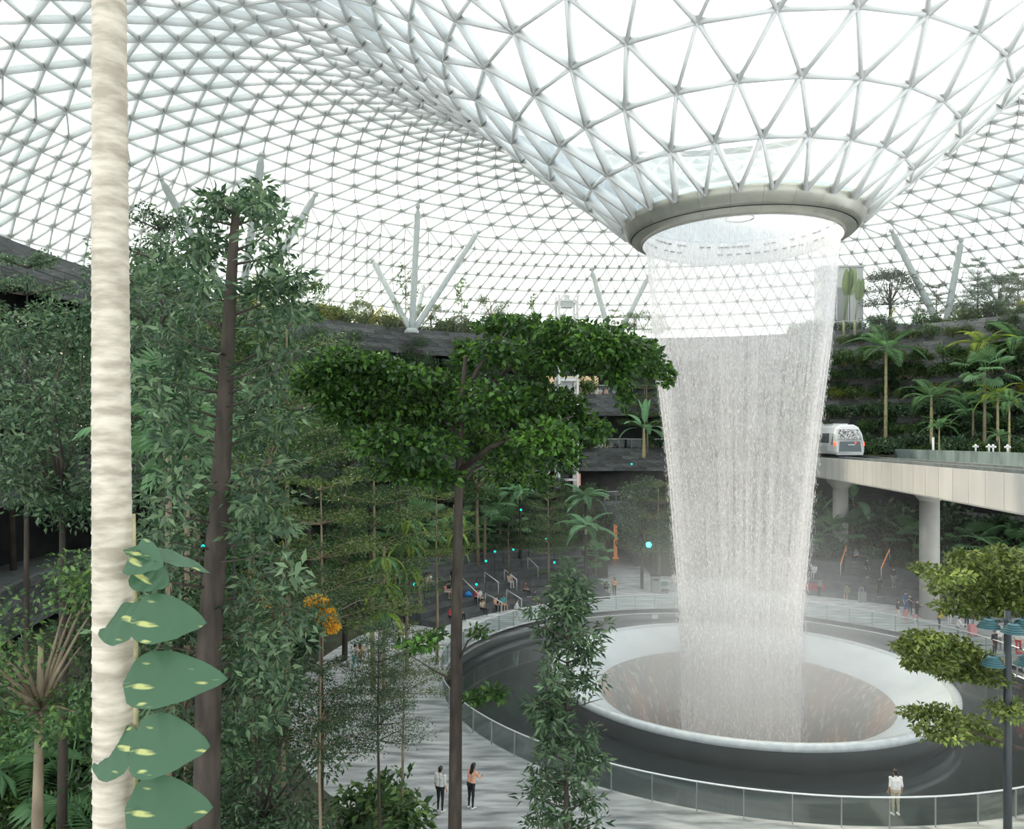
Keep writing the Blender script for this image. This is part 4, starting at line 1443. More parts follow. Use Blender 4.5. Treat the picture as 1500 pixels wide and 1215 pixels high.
# layered tree at the right edge
rp = [(1350, 832, 20, 7, 60), (1385, 842, 34, 10, 160), (1410, 815, 22, 10, 90), (1430, 830, 36, 14, 220), (1470, 815, 34, 14, 220), (1400, 862, 45, 14, 260), (1450, 858, 50, 16, 340), (1500, 845, 40, 18, 260), (1395, 890, 30, 12, 120), (1440, 890, 45, 14, 240), (1490, 885, 40, 14, 220),
      (1330, 950, 24, 9, 110), (1355, 935, 30, 10, 170), (1390, 945, 42, 13, 280), (1360, 968, 40, 11, 240), (1420, 965, 45, 13, 280), (1400, 985, 40, 10, 200), (1445, 990, 36, 10, 150), (1338, 975, 16, 7, 50),
      (1340, 1045, 24, 8, 80), (1375, 1045, 36, 10, 170), (1410, 1058, 42, 12, 200), (1380, 1072, 40, 10, 180), (1440, 1075, 36, 10, 150), (1480, 1040, 36, 12, 150)]
px_tree('layered_tree', 'layered tree with flat leafy shelves beside the lamp post', [(1545, 1600), (1540, 1215), (1530, 1000), (1520, 830)], 0.13,
        [(0.06, (1525, 925), (1440, 872, 0.3), (1370, 845, 0.5)), (0.06, (1530, 1020), (1430, 978, -0.3), (1350, 955, -0.4)), (0.06, (1534, 1110), (1430, 1075, 0.2), (1360, 1055, 0.3)), (0.05, (1522, 890), (1460, 842, 0.4), (1415, 822, 0.6)), (0.05, (1522, 880), (1510, 840, -0.5), (1500, 820, -0.8))],
        rp, 22, M['leaf_sunny'], M['bark'], 0.17, 0.09, 300, dens=2.4, dspread=0.8)

# ringed palm trunk close to the camera
M['palmring'] = M['palmbark']
pp = at(160, HORIZON, 7.2)
pl = thing('ringed_palm', 'tall palm trunk with pale leaf-scar rings close by', 'palm tree', (pp.x + 0.02, pp.y, 0))
z = 0.0
s = MB()
pts, rad = [], []
zt = 22.0
while z < zt:
    h = 0.13 + 0.05 * RNG.random()
    r = np.interp(z, [0, 9, 13, 17, 22], [0.24, 0.19, 0.175, 0.155, 0.13])
    x = np.interp(z, [0, 10, 14, 18, 22], [0.04, 0.03, 0.0, -0.02, -0.03])
    for f, g in ((0.0, 1.035), (0.18, 1.0), (0.85, 0.99), (0.97, 1.035)):
        pts.append((x, 0, z + h * f))
        rad.append(r * g)
    z += h
s.tube(pts, rad, 20)
s.build('trunk', M['palmbark'], pl)
for i in range(12):
    link('frond', FR[i % 2], pl, Matrix.Translation((-0.03, 0, zt)) @ Matrix.Rotation(2.4 * i, 4, 'Z') @ Matrix.Rotation(-(-0.3 + 1.1 * i / 12), 4, 'Y') @ Matrix.Scale(1.3, 4))


# variegated climber with very large leaves on the palm
def varimat():
    m, nt, N, Lk, b = nodes_of('variegated_leaf')
    tc = N.new('ShaderNodeTexCoord')
    nz = N.new('ShaderNodeTexNoise')
    nz.inputs['Scale'].default_value = 2.2
    mp = N.new('ShaderNodeMapping')
    mp.inputs['Scale'].default_value = (1, 4, 1)
    Lk.new(tc.outputs['Object'], mp.inputs[0])
    Lk.new(mp.outputs[0], nz.inputs['Vector'])
    r = N.new('ShaderNodeValToRGB')
    r.color_ramp.elements[0].color = (0.07, 0.16, 0.085, 1)
    r.color_ramp.elements[1].color = (0.62, 0.66, 0.25, 1)
    r.color_ramp.elements[0].position, r.color_ramp.elements[1].position = 0.60, 0.66
    Lk.new(nz.outputs['Fac'], r.inputs[0])
    Lk.new(r.outputs[0], b.inputs['Base Color'])
    b.inputs['Roughness'].default_value = 0.35
    t = N.new('ShaderNodeBsdfTranslucent')
    Lk.new(r.outputs[0], t.inputs[0])
    ms = N.new('ShaderNodeMixShader')
    ms.inputs[0].default_value = 0.3
    Lk.new(b.outputs[0], ms.inputs[1])
    Lk.new(t.outputs[0], ms.inputs[2])
    Lk.new(ms.outputs[0], N['Material Output'].inputs[0])
    return m


M['vari'] = varimat()


def heart_leaf(Lf, w):
    V, Fq = [], []
    seg = 12
    for i in range(seg + 1):
        t = i / seg
        ww = w * (math.sin(PI * min(1, t ** 0.62)) ** 0.75 if 0 < t < 1 else 0.0) + 0.002
        x = Lf * t - 0.1 * Lf * (1 - t) * (ww / w)
        z = -0.22 * Lf * t * t
        for sd, f in ((-1, 1.0), (-1, 0.5), (0, 0), (1, 0.5), (1, 1.0)):
            V.append((Lf * t - (0.16 * Lf * f * (1 - t) if sd else 0), sd * ww * f, z + 0.16 * ww * f + 0.012 * math.sin(t * 22 + f * 3)))
    for i in range(seg):
        for q in range(4):
            Fq.append((i * 5 + q, i * 5 + q + 1, (i + 1) * 5 + q + 1, (i + 1) * 5 + q))
    return mesh_np('leaf', V, Fq, [M['vari']], smooth=True)


cl = thing('climbing_plant', 'climber with huge variegated heart leaves on the ringed palm', 'plant', (pp.x + 0.24, pp.y - 0.05, 0))
s = MB()
s.tube([(0.05, 0, 0.0), (0.06, 0, 5), (0.03, 0, 9), (0.05, -0.02, 12), (0.02, 0, 13.3)], [0.035, 0.03, 0.026, 0.022, 0.015], 8)
s.build('stem', M['barkgreen'], cl)
for (px, py, Lf, w, rot, tilt, roll) in [(196, 815, 0.34, 0.18, -0.5, 0.1, 1.0), (198, 808, 0.68, 0.12, 0.1, 0.12, 0.35), (203, 835, 0.3, 0.18, 0.2, 0.5, 1.1), (206, 908, 0.56, 0.24, 0.1, 0.0, 1.0), (196, 915, 0.42, 0.22, 3.0, 0.0, -0.9), (200, 1000, 0.78, 0.27, 0.05, -0.1, 0.95), (205, 1095, 0.62, 0.29, -0.1, -0.1, 1.0), (190, 1105, 0.5, 0.25, 2.9, 0.1, -0.9), (200, 1185, 0.65, 0.28, 0.1, 0.0, 1.0)]:
    p = at(px, py, pp.y - 0.25) - Vector(cl.location)
    q = Vector((0.05, 0, p.z - 0.25))
    lf = link('leaf', heart_leaf(Lf, w), cl, Matrix.Translation(p) @ Matrix.Rotation(rot, 4, 'Z') @ Matrix.Rotation(tilt, 4, 'Y') @ Matrix.Rotation(roll, 4, 'X'))
    s = MB()
    s.tube([q, q.lerp(p, 0.5) + Vector((0.02, 0, 0.05)), p], 0.011, 6)
    s.build('petiole', M['barkgreen'], cl)
# ------------------------------------------------------------------ planting of the hall
def grow(kind, name, label, cat, loc, rz=None, scale=1.0, group=None):
    return plant(name, PR[kind], label, cat, loc, RNG.random() * 6.28 if rz is None else rz, scale, group)


def gp(px, d, z):
    """a spot at ground height z seen in pixel column px, d metres away"""
    v = at(px, HORIZON, d)
    v.z = z
    return v


def bedz(p):
    """height of the planted ground under p"""
    R = math.hypot(p.x - AX, p.y - AY)
    a = math.degrees(math.atan2(p.y - AY, p.x - AX)) % 360
    if 152 <= a <= 262 and 26.05 < R < 44 and not (a < 206 and R > 31.7):
        return float(np.interp(R, [26.1, 44], [0.35, 0.9]))
    if 97 <= a <= 206 and R > 31.7:
        return float(np.interp(R, [31.8, 35, 38.5], [3.3, 4.0, 4.6]))
    if 18 <= a <= 88.5 and R > 32.5:
        return float(np.interp(R, [32.6, 38.5], [2.2, 4.2]))
    if (a >= 290 or a <= 12) and R > 23.6:
        return float(np.interp(R, [23.6, 44], [0.3, 0.7]))
    if 103 <= a <= 150 and 22 < R < 31.75:
        return max([z for r_, z in STEPS if R >= r_ - 0.04])
    return 0.0


# forest trees on the left: (kind, column px, distance, top pixel row, label)
FOREST = [
    ('layer_c', 235, 24, 300, 'narrow tree with cool green tiers behind the ringed palm'),
    ('round_c', 195, 30, 330, 'bushy tree in the glare left of the tall dark-trunked tree'),
    ('round_b', 285, 33, 352, 'bushy mid-green tree close behind the tall dark-trunked tree'),
    ('layer_a', 420, 34, 395, 'slim tiered tree in front of the dark terrace corner'),
    ('round_a', 395, 40, 470, 'dark bushy tree below the left terrace corner'),
    ('layer_b', 470, 27, 690, 'flat-topped olive tree with wide shelves above the yellow blossom'),
    ('layer_d', 415, 24, 760, 'low dark shelf tree beside the thick dark trunk'),
    ('round_b', 370, 30, 560, 'rounded mid-green tree right of the thick dark trunk'),
    ('round_c', 265, 26, 640, 'leafy tree with drooping foliage behind the climber'),
    ('layer_a', 547, 42, 640, 'slender tree with a long bare trunk left of the hanging ferns'),
    ('layer_b', 640, 47, 690, 'slender olive-topped tree with a tan trunk beside the seating steps'),
    ('round_a', 505, 48, 560, 'dark round tree before the glowing windows'),
    ('round_a', 585, 56, 560, 'dark round tree behind the crown of the spreading tree'),
    ('round_c', 455, 55, 520, 'cool green tree below the dark left terrace'),
    ('layer_c', 540, 60, 600, 'tiered cool green tree on the planted bank'),
    ('round_b', 700, 68, 640, 'mid-green tree on the bank above the steps'),
    ('layer_a', 803, 67, 700, 'thin-trunked tiered tree at the end of the steps'),
    ('layer_d', 745, 68, 760, 'small shelf tree growing between the steps'),
    ('layer_b', 590, 24.5, 885, 'olive shelf tree overhanging the stone path'),
    ('layer_c', 555, 22, 905, 'tiered tree with grey-green leaves beside the stone path'),
    ('round_c', 380, 20, 930, 'leafy low tree at the foot of the thick dark trunk'),
    ('layer_d', 470, 19, 960, 'dark shelf tree at the near end of the stone path'),
    ('round_a', 245, 18, 850, 'dark leafy tree behind the huge variegated leaves'),
    ('round_c', 90, 22, 420, 'bushy cool tree left of the ringed palm'),
    ('layer_c', 40, 28, 360, 'tall tiered tree at the far left of the forest'),
    ('round_b', 60, 16, 760, 'rounded low tree left of the climber'),
    ('round_a', 320, 45, 500, 'dark tree against the left terrace wall'),
    ('round_a', 150, 42, 480, 'dark tree by the left terrace in the glare'),
    ('round_c', 20, 44, 520, 'cool dark tree at the end of the left terrace'),
    ('round_c', 940, 71, 690, 'cool green tree hugging the wall beside the teal floodlight'),
    ('layer_b', 965, 72, 700, 'olive tree leaning toward the falling water'),
    ('layer_a', 948, 84, 530, 'tall tiered tree before the upper terrace beside the waterfall'),
]
PH = {k: v_ for k, v_ in (('layer_a', 9.6), ('layer_b', 8.5), ('layer_c', 10.5), ('layer_d', 7.5), ('round_a', 8), ('round_b', 7), ('round_c', 9))}
SMALL = {'olive shelf tree overhanging the stone path': 0.5, 'tiered tree with grey-green leaves beside the stone path': 0.5, 'low dark shelf tree beside the thick dark trunk': 0.7, 'flat-topped olive tree with wide shelves above the yellow blossom': 0.95, 'dark shelf tree at the near end of the stone path': 0.55, 'slender olive-topped tree with a tan trunk beside the seating steps': 0.9}
for kind, px, d_, top, lab in FOREST:
    p = gp(px, d_, 0)
    p.z = bedz(p)
    if d_ > 76:
        p.z = 12.1
    H = CAM_H - (top - HORIZON) / F_PX * d_ - p.z
    plant_h('forest_tree', PR[kind], PH[kind], max(2.5, H), SMALL.get(lab, 1.1 if d_ < 30 else 1.35), lab, 'tree', p, RNG.random() * 6.28)

# palms, tree ferns, bananas (kind, px, py of the crown, distance, ground height, label)
PALMS = [
    ('fan_palm', 248, 605, 17, None, 'fan palm behind the tall dark-trunked tree', 'palm'),
    ('fan_palm', 275, 660, 20, None, 'fan palm with drooping leaves left of the dark trunk', 'palm'),
    ('hang_fern', 596, 745, 45, None, 'post hung with bright drooping fern clumps', 'fern'),
    ('hang_fern', 665, 740, 60, None, 'post hung with ferns beside the spreading tree trunk', 'fern'),
    ('hang_fern', 562, 800, 40, None, 'low post of drooping yellowish ferns by the forest bed', 'fern'),
    ('fan_palm', 615, 770, 58, None, 'dark fan palm behind the hanging ferns', 'palm'),
    ('fan_palm', 710, 740, 70, None, 'fan palm at the top of the seating steps', 'palm'),
    ('fern_tree', 762, 722, 72, None, 'tree fern under the right crown of the spreading tree', 'tree fern'),
    ('fern_tree', 858, 772, 66, 0.0, 'broad tree fern standing before the passage', 'tree fern'),
    ('fern_tree', 858, 728, 76, None, 'tree fern in front of the lit doorway', 'tree fern'),
    ('banana', 943, 628, 80, 12.1, 'banana plant with broad arching leaves beside the waterfall', 'banana plant'),
    ('palm_low', 835, 815, 69, 0.0, 'bushy fan-leaved plant beside the passage', 'palm'),
    ('fan_palm', 873, 815, 70, 0.0, 'low palm with stiff leaves by the passage wall', 'palm'),
    ('palm_a', 1297, 512, 76, 12.7, 'tall palm with a bare leaning trunk above the train', 'palm'),
    ('palm_b', 1364, 585, 70, 12.6, 'broad feather palm beside the railway parapet', 'palm'),
    ('palm_b', 1376, 625, 66, 12.5, 'low feather palm in front of the pale stake', 'palm'),
    ('palm_y', 1440, 505, 72, 12.9, 'yellowish feather palm high on the planted ledge', 'palm'),
    ('fan_palm', 1442, 545, 67, 12.7, 'fan palm in the middle of the planted ledge', 'palm'),
    ('palm_a', 1478, 590, 62, 12.5, 'green palm leaning over the planted ledge', 'palm'),
    ('palm_a', 1492, 500, 70, 12.9, 'tall palm at the end of the planted ledge', 'palm'),
    ('palm_b', 1464, 640, 60, 12.5, 'dark low palm behind the small white valves', 'palm'),
    ('palm_y', 1462, 580, 66, 12.7, 'short yellowish palm between taller palms on the ledge', 'palm'),
    ('fan_palm', 1425, 600, 69, 12.7, 'fan palm with a thin trunk beside the broad feather palm', 'palm'),
    ('palm_a', 1320, 560, 79, 12.9, 'feather palm behind the tall bare-trunked palm', 'palm'),
    ('banana', 1250, 735, 76, 3.0, 'broad-leaved plant in the shade below the train', 'banana plant'),
    ('fan_low', 1205, 760, 74, 3.4, 'low fan palm in the shade beside the falling water', 'palm'),
    ('palm_low', 1480, 765, 60, 3.2, 'low feather palm in the shade beside the pier', 'palm'),
]
PTR = {'fan_palm': 3.2, 'fern_tree': 3.8, 'banana': 2.2, 'palm_a': 5.5, 'palm_b': 3.5, 'palm_y': 4.2}
for kind, px, py, d_, z0, lab, cat in PALMS:
    p = gp(px, d_, 0)
    p.z = bedz(p) if z0 is None else z0
    H = CAM_H - (py - HORIZON) / F_PX * d_ - p.z
    name = {'fan_palm': 'fan_palm', 'hang_fern': 'hanging_fern', 'fern_tree': 'tree_fern', 'banana': 'banana_plant', 'palm_low': 'feather_palm', 'fan_low': 'fan_palm'}.get(kind, 'feather_palm')
    if kind in ('palm_low', 'fan_low'):
        grow(kind, name, lab, cat, p, None, 1.7)
    elif kind == 'hang_fern':
        plant_h(name, PR[kind], 4.6, H, 1.2, lab, cat, p, RNG.random() * 6.28)
    else:
        plant_h(name, PR[kind], PTR[kind], H, {'fern_tree': 1.35, 'banana': 1.3, 'fan_palm': 1.0 if d_ < 30 else 1.5}.get(kind, 1.25 if d_ < 58 else 1.75), lab, cat, p, RNG.random() * 6.28)

# traveller's plants with upright paddles beside the pale shaft
for q, (px, pt, lab, rots) in enumerate([(1236, 470, 'tall plant with upright paddle leaves before the pale shaft', (1.35, 1.5, 1.65, 1.8)), (1252, 478, 'shorter plant with drooping paddle leaves beside the pale shaft', (1.3, 1.62))]):
    p = gp(px, 80.5, 25.2)
    t = thing('paddle_plant', lab, 'plant', p)
    s = MB()
    s.tube([(0, 0, 0), (0, 0, 1.6)], [0.13, 0.1], 8)
    s.build('stem', M['barkgreen'], t)
    for i, e in enumerate(rots):
        link('leaf', PAD[0], t, Matrix.Translation((0, 0, 1.4)) @ Matrix.Rotation(0.3 * i - 0.3, 4, 'Z') @ Matrix.Rotation(-e, 4, 'Y') @ Matrix.Rotation(0.4 * (i % 2) + 1.2, 4, 'X') @ Matrix.Scale(1.35 - 0.25 * q, 4))

# top terrace planting
TOPP = [('sapling_y', 452, 405, 66, 'yellow-green sapling at the left end of the top terrace'), ('sapling_a', 470, 380, 68, 'thin sapling behind the yellow one on the top terrace'), ('sapling_a', 520, 415, 72, 'leafy sapling above the dark terrace wall'), ('bush_b', 538, 440, 72, 'bright leafy bush above the dark terrace wall'),
        ('topiary', 575, 440, 74, 'clipped cloud-pruned bush beside the four-strut column'), ('sapling_b', 560, 425, 75, 'spreading sapling near the four-strut column'), ('sapling_b', 632, 390, 77, 'tall thin sapling just right of the four-strut column'), ('round_b', 655, 436, 80, 'small round tree right of the four-strut column'),
        ('topiary', 690, 462, 82, 'clipped round bush in the middle of the top terrace'), ('topiary', 672, 470, 81, 'small clipped round bush on the top terrace'), ('sapling_a', 683, 410, 84, 'thin bare-stemmed sapling behind the clipped bushes'), ('round_b', 722, 425, 86, 'small airy tree near the lift tower'),
        ('sapling_a', 782, 432, 88, 'thin sapling beside the lift tower'), ('round_b', 760, 465, 86, 'low round tree on the top terrace by the lift tower'), ('round_b', 930, 448, 90, 'olive round tree on the top terrace by the waterfall'), ('layer_b', 900, 452, 92, 'low shelf tree under the struts beside the waterfall'), ('round_b', 960, 455, 94, 'rounded tree half behind the falling water'),
        ('round_a', 1303, 392, 84, 'large dark round tree on the right top terrace'), ('sapling_y', 1300, 452, 79, 'yellow-green sapling before the large dark round tree'), ('sapling_b', 1345, 440, 78, 'leafy sapling beside the right roof column'), ('layer_d', 1372, 415, 82, 'flat-crowned tree between the roof column struts'),
        ('layer_c', 1432, 375, 76, 'tall tiered tree with a long bare trunk on the right terrace'), ('round_a', 1465, 400, 84, 'dark spreading tree behind the tall tiered tree'), ('layer_a', 1492, 385, 80, 'tiered tree at the right end of the top terrace'), ('sapling_y', 1490, 440, 72, 'yellow-green sapling at the right end of the terrace'), ('round_a', 1410, 440, 86, 'dark tree behind the right roof column')]
TH = {'sapling_y': 4.3, 'sapling_a': 4.7, 'sapling_b': 5.3, 'bush_b': 1.6, 'topiary': 2.1, 'round_b': 7, 'round_a': 8, 'layer_b': 8.5, 'layer_d': 7.5, 'layer_c': 10.5, 'layer_a': 9.6}
for kind, px, py, d_, lab in TOPP:
    p = gp(px, d_, 25.2)
    R = math.hypot(p.x - AX, p.y - AY)
    if R < 44.6:                                   # keep it on the terrace
        f = 44.7 / R
        p.x, p.y = AX + (p.x - AX) * f, AY + (p.y - AY) * f
    H = CAM_H - (py - HORIZON) / F_PX * p.y - p.z
    k = max(0.3, H / TH[kind])
    if kind[0] == 'r':
        grow(kind, 'terrace_tree', lab, 'tree', p, None, (max(k, 0.5) * (1.6 if kind == 'round_a' else 1.25),) * 2 + (k,))
        continue
    plant_h({'s': 'sapling', 'b': 'bush', 't': 'clipped_bush', 'r': 'terrace_tree', 'l': 'terrace_tree'}[kind[0]], PR[kind], TH[kind], max(H, 1.0), 1.1 if kind[0] in 'rl' else 1.4, lab, 'tree' if kind[0] in 'rl' else 'shrub', p, RNG.random() * 6.28)

# rows of shrubs along the ledges: look-alikes, one label per row
LOOK = {'bush_a': ('dark green', 'shrub', 'shrub', 'shrub'), 'bush_b': ('fresh green', 'shrub', 'shrub', 'shrub'), 'bush_c': ('long-leaved grey-green', 'shrub', 'shrub', 'shrub'), 'bush_y': ('yellow-green', 'shrub', 'shrub', 'shrub'), 'bush_o': ('olive green', 'shrub', 'shrub', 'shrub'),
        'fan_low': ('low fan-leaved', 'palm', 'fan_palm', 'palm'), 'palm_low': ('low feather-leaved', 'palm', 'feather_palm', 'palm'), 'sapling_a': ('bright thin', 'sapling', 'sapling', 'tree'), 'sapling_b': ('leafy slender', 'sapling', 'sapling', 'tree'),
        'round_a': ('dark bushy', 'tree', 'bank_tree', 'tree'), 'round_b': ('mid-green bushy', 'tree', 'bank_tree', 'tree'), 'round_c': ('cool green bushy', 'tree', 'bank_tree', 'tree'), 'layer_c': ('cool green tiered', 'tree', 'bank_tree', 'tree')}


def hedge(R, z, a0, a1, step, kinds, label, name='shrub', jit=0.5, sc0=0.8, sc1=1.3, group=None):
    a = a0
    while a < a1:
        p = pol(R + RNG.normal() * jit * 0.5, a, z)
        x, y, s_ = seen(np.array(p))
        if s_:
            kd = kinds[int(RNG.integers(len(kinds)))]
            adj, noun, nm, cat_ = LOOK[kd]
            if name == 'creeper':
                noun, nm, cat_ = 'creeper clump', 'creeper', 'creeper'
            grow(kd, nm, '%s %s %s' % (adj, noun, label), cat_, p, None, sc0 + (sc1 - sc0) * RNG.random(), '%s %ss %s' % (adj, noun, label))
        a += math.degrees(step / R) * (0.75 + 0.5 * RNG.random())


hedge(44.9, 25.2, 96, 150, 1.7, ['bush_y', 'bush_b', 'bush_o', 'bush_b'], 'in the hedge above the dark top terrace wall', sc0=1.1, sc1=2.2, jit=0.2)
hedge(44.6, 25.2, 30, 66, 1.3, ['bush_a', 'bush_b', 'bush_o'], 'in the hedge above the railway on the top terrace', sc0=1.0, sc1=1.9, jit=0.2)
for R_, z_, k_, lab, st in ((43.0, 21.6, ['bush_a', 'bush_c'], 'below the dark top terrace band', 2.0), (41.7, 19.1, ['bush_a', 'bush_c', 'bush_b'], 'along the upper terrace edge', 1.9), (40.2, 12.9, ['bush_a', 'bush_b', 'bush_c'], 'along the middle terrace edge', 1.7), (37.6, 7.2, ['bush_c', 'bush_b', 'bush_a'], 'along the lower terrace edge', 1.7)):
    hedge(R_, z_, 97, 165, st, k_, lab, sc0=0.8, sc1=1.6)
hedge(39.9, 12.9, 60, 88, 1.6, ['bush_b', 'bush_a'], 'on the terrace edge behind the waterfall', sc0=0.7, sc1=1.1)
hedge(37.5, 7.1, 78, 90, 1.6, ['bush_a', 'bush_c'], 'on the lower terrace beside the passage', sc0=0.8, sc1=1.3)
hedge(43.1, 24.3, 30, 64, 1.8, ['bush_b', 'bush_a', 'bush_o'], 'hanging over the top terrace band above the railway', 'creeper', sc0=0.8, sc1=1.3)
# ivy-like planting up the right hand walls
for R_, z_, k_, lab in ((41.5, 21.8, ['bush_o', 'bush_b'], 'highest on the slate wall above the train'), (41.3, 20.2, ['bush_a', 'bush_b'], 'just under the top of the slate wall above the train'), (40.9, 18.2, ['bush_o', 'bush_a', 'bush_y'], 'trailing over the slate wall above the train'), (40.4, 16.2, ['bush_a', 'bush_c'], 'low on the slate wall above the train'), (39.6, 14.4, ['bush_b', 'bush_a', 'bush_c'], 'at the foot of the slate wall above the train')):
    hedge(R_, z_, 34, 68, 1.25, k_, lab, 'creeper', sc0=0.85, sc1=1.5)
for R_, z_, k_, lab, st in ((37.6, 12.6, ['bush_c', 'bush_b', 'bush_c'], 'behind the front row at the railway parapet', 1.25), (35.6, 12.3, ['bush_c', 'bush_b'], 'in front at the railway parapet', 1.25), (39.0, 12.9, ['bush_a', 'bush_o', 'sapling_b'], 'at the back of the railway ledge', 1.8)):
    hedge(R_, z_, 18, 56, st, k_, lab, sc0=0.8, sc1=1.4)
# shaded bank below the bridge and bank behind the steps
hedge(33.2, 2.4, 22, 86, 1.7, ['bush_c', 'bush_a'], 'at the front of the shaded bank under the bridge', sc0=1.0, sc1=1.5)
hedge(35.5, 3.2, 22, 86, 2.0, ['bush_a', 'bush_c', 'fan_low'], 'on the shaded bank under the bridge', sc0=1.3, sc1=2.2)
hedge(37.8, 4.1, 22, 87, 2.0, ['bush_c', 'bush_a'], 'at the back of the shaded bank under the bridge', sc0=1.6, sc1=2.8)
hedge(32.4, 3.4, 98, 160, 1.5, ['bush_b', 'bush_c', 'bush_a'], 'in the row right behind the seating steps', sc0=0.7, sc1=1.2)
hedge(34.5, 3.9, 98, 170, 2.2, ['bush_c', 'bush_a', 'fan_low', 'palm_low'], 'on the planted bank behind the seating steps', sc0=1.1, sc1=2.0)
hedge(36.0, 4.1, 98, 175, 2.4, ['round_a', 'round_c', 'layer_c', 'round_b'], 'at the foot of the lower terrace', 'wall_tree', sc0=0.55, sc1=0.95)
hedge(41.4, 12.2, 98, 165, 4.5, ['layer_c', 'round_a', 'sapling_b'], 'growing on the middle terrace', 'wall_tree', sc0=0.5, sc1=0.75)
hedge(42.6, 18.5, 112, 170, 4.0, ['sapling_b', 'sapling_a', 'round_c'], 'growing on the upper terrace', 'wall_tree', sc0=0.6, sc1=0.85)
# forest floor
for q in range(70):
    px, d_ = 20 + 560 * RNG.random(), 17 + 33 * RNG.random()
    p = gp(px, d_, 0)
    p.z = bedz(p)
    if p.z <= 0.01 or math.hypot(p.x - AX, p.y - AY) < 27 or p.z > 2:
        continue
    kd = ['bush_c', 'bush_a', 'bush_b', 'fan_low', 'palm_low', 'bush_o'][int(RNG.integers(6))]
    if kd == 'fan_low' and d_ < 26:
        kd = 'bush_b'
    grow(kd, LOOK[kd][2], '%s %s on the dark forest bed' % LOOK[kd][:2], LOOK[kd][3], p, None, (1.0 + 1.3 * RNG.random()) * (0.75 if d_ < 24 else 1.0), 'undergrowth on the forest bed')

# yellow blossom trees
for (px, py, d_, n, lab) in [(470, 895, 23, 2200, 'small tree covered in yellow blossom above the stone path'), (372, 858, 30, 700, 'small yellow-flowering shrub behind the thick dark trunk')]:
    p = gp(px, d_, 0)
    p.z = bedz(p)
    t = thing('blossom_tree', lab, 'tree', p)
    H = CAM_H - (py - HORIZON) / F_PX * d_ - p.z
    s = MB()
    s.tube([(0, 0, 0), (0.05, 0, H * 0.6), (0, 0, H)], [0.07, 0.05, 0.02], 8)
    s.build('trunk', M['bark'], t)
    k = d_ / F_PX
    pads = [((-6 * k, 0, H + 14 * k), 18 * k, 16 * k, 8 * k, n * 0.3), ((8 * k, 0, H - 6 * k), 14 * k, 14 * k, 14 * k, n * 0.35), ((14 * k, 0.2, H - 24 * k), 13 * k, 12 * k, 12 * k, n * 0.25)]
    tag(link('blossom', leaf_mesh('blossom', pad_leaves(pads, 0.09, 0.05, shell=0.8), M['flower']), t), kind='stuff')
    tag(link('foliage', leaf_mesh('foliage', pad_leaves([((0, 0, H), 30 * k, 28 * k, 30 * k, 500)], 0.16, 0.06), M['leaf_cool']), t), kind='stuff')

# bamboo stakes on the terraces
for q, (px, py, d_) in enumerate([(561, 500, 70), (630, 520, 74), (650, 515, 78), (475, 500, 64), (870, 560, 82)]):
    s = MB()
    s.tube([(0, 0, 0), (0.03, 0, 2.6), (0.05, 0.02, 5.2)], [0.045, 0.04, 0.03], 7)
    for z in (1.3, 2.6, 3.9):
        s.tube([(0.02, 0, z), (0.02, 0, z + 0.05)], 0.055, 7)
    o = s.build('bamboo_stake', M['stake'])
    p = gp(px, d_, 0)
    R = math.hypot(p.x - AX, p.y - AY)
    f = 43.0 / R
    o.location = (AX + (p.x - AX) * f, AY + (p.y - AY) * f, 18.4)
    tag(o, 'thin bamboo stake standing on the upper terrace', 'stake', 'bamboo stakes on the upper terrace')
# ------------------------------------------------------------------ people
def capsule(s, p, q, r0, r1, n=10):
    p, q = Vector(p), Vector(q)
    d_ = (q - p)
    L = d_.length
    if L < 1e-5:
        d_, L = Vector((0, 0, 1)), 1e-5
    d_ = d_.normalized()
    pts, rad = [], []
    for a in (-80, -50, -22):
        pts.append(p + d_ * r0 * math.sin(math.radians(a)))
        rad.append(r0 * math.cos(math.radians(a)))
    for a in (22, 50, 80):
        pts.append(q + d_ * r1 * math.sin(math.radians(a)))
        rad.append(r1 * math.cos(math.radians(a)))
    s.tube(pts, rad, n)


def hand_caps(w, f, side, curl):
    """palm, four unequal bent fingers and a thumb leaving the side of the palm; f forearm direction, side thumb side, curl palm side"""
    out = [(w, w + f * 0.05, 0.027, 0.03, 'skin'), (w + f * 0.05 + side * 0.018, w + f * 0.085 + side * 0.02, 0.026, 0.02, 'skin'), (w + f * 0.05 - side * 0.018, w + f * 0.08 - side * 0.022, 0.026, 0.019, 'skin')]
    for k, (o, L) in enumerate(((0.034, 0.065), (0.012, 0.074), (-0.011, 0.068), (-0.033, 0.053))):
        b = w + f * 0.09 + side * o
        m_ = b + (f * 0.9 + curl * 0.35).normalized() * L * 0.55
        e = m_ + (f * 0.55 + curl * 0.85).normalized() * L * 0.5
        out += [(b, m_, 0.0105, 0.0095, 'skin'), (m_, e, 0.0095, 0.008, 'skin')]
    b = w + f * 0.03 + side * 0.03
    m_ = b + (f * 0.6 + side * 0.8).normalized() * 0.04
    out += [(b, m_, 0.013, 0.011, 'skin'), (m_, m_ + (f * 0.95 + side * 0.2 + curl * 0.3).normalized() * 0.032, 0.011, 0.009, 'skin')]
    return out


SLOT = {'skin': 0, 'top': 1, 'bottom': 2, 'shoe': 3, 'hair': 4, 'shin': 5, 'eye': 6, 'sleeve': 7}


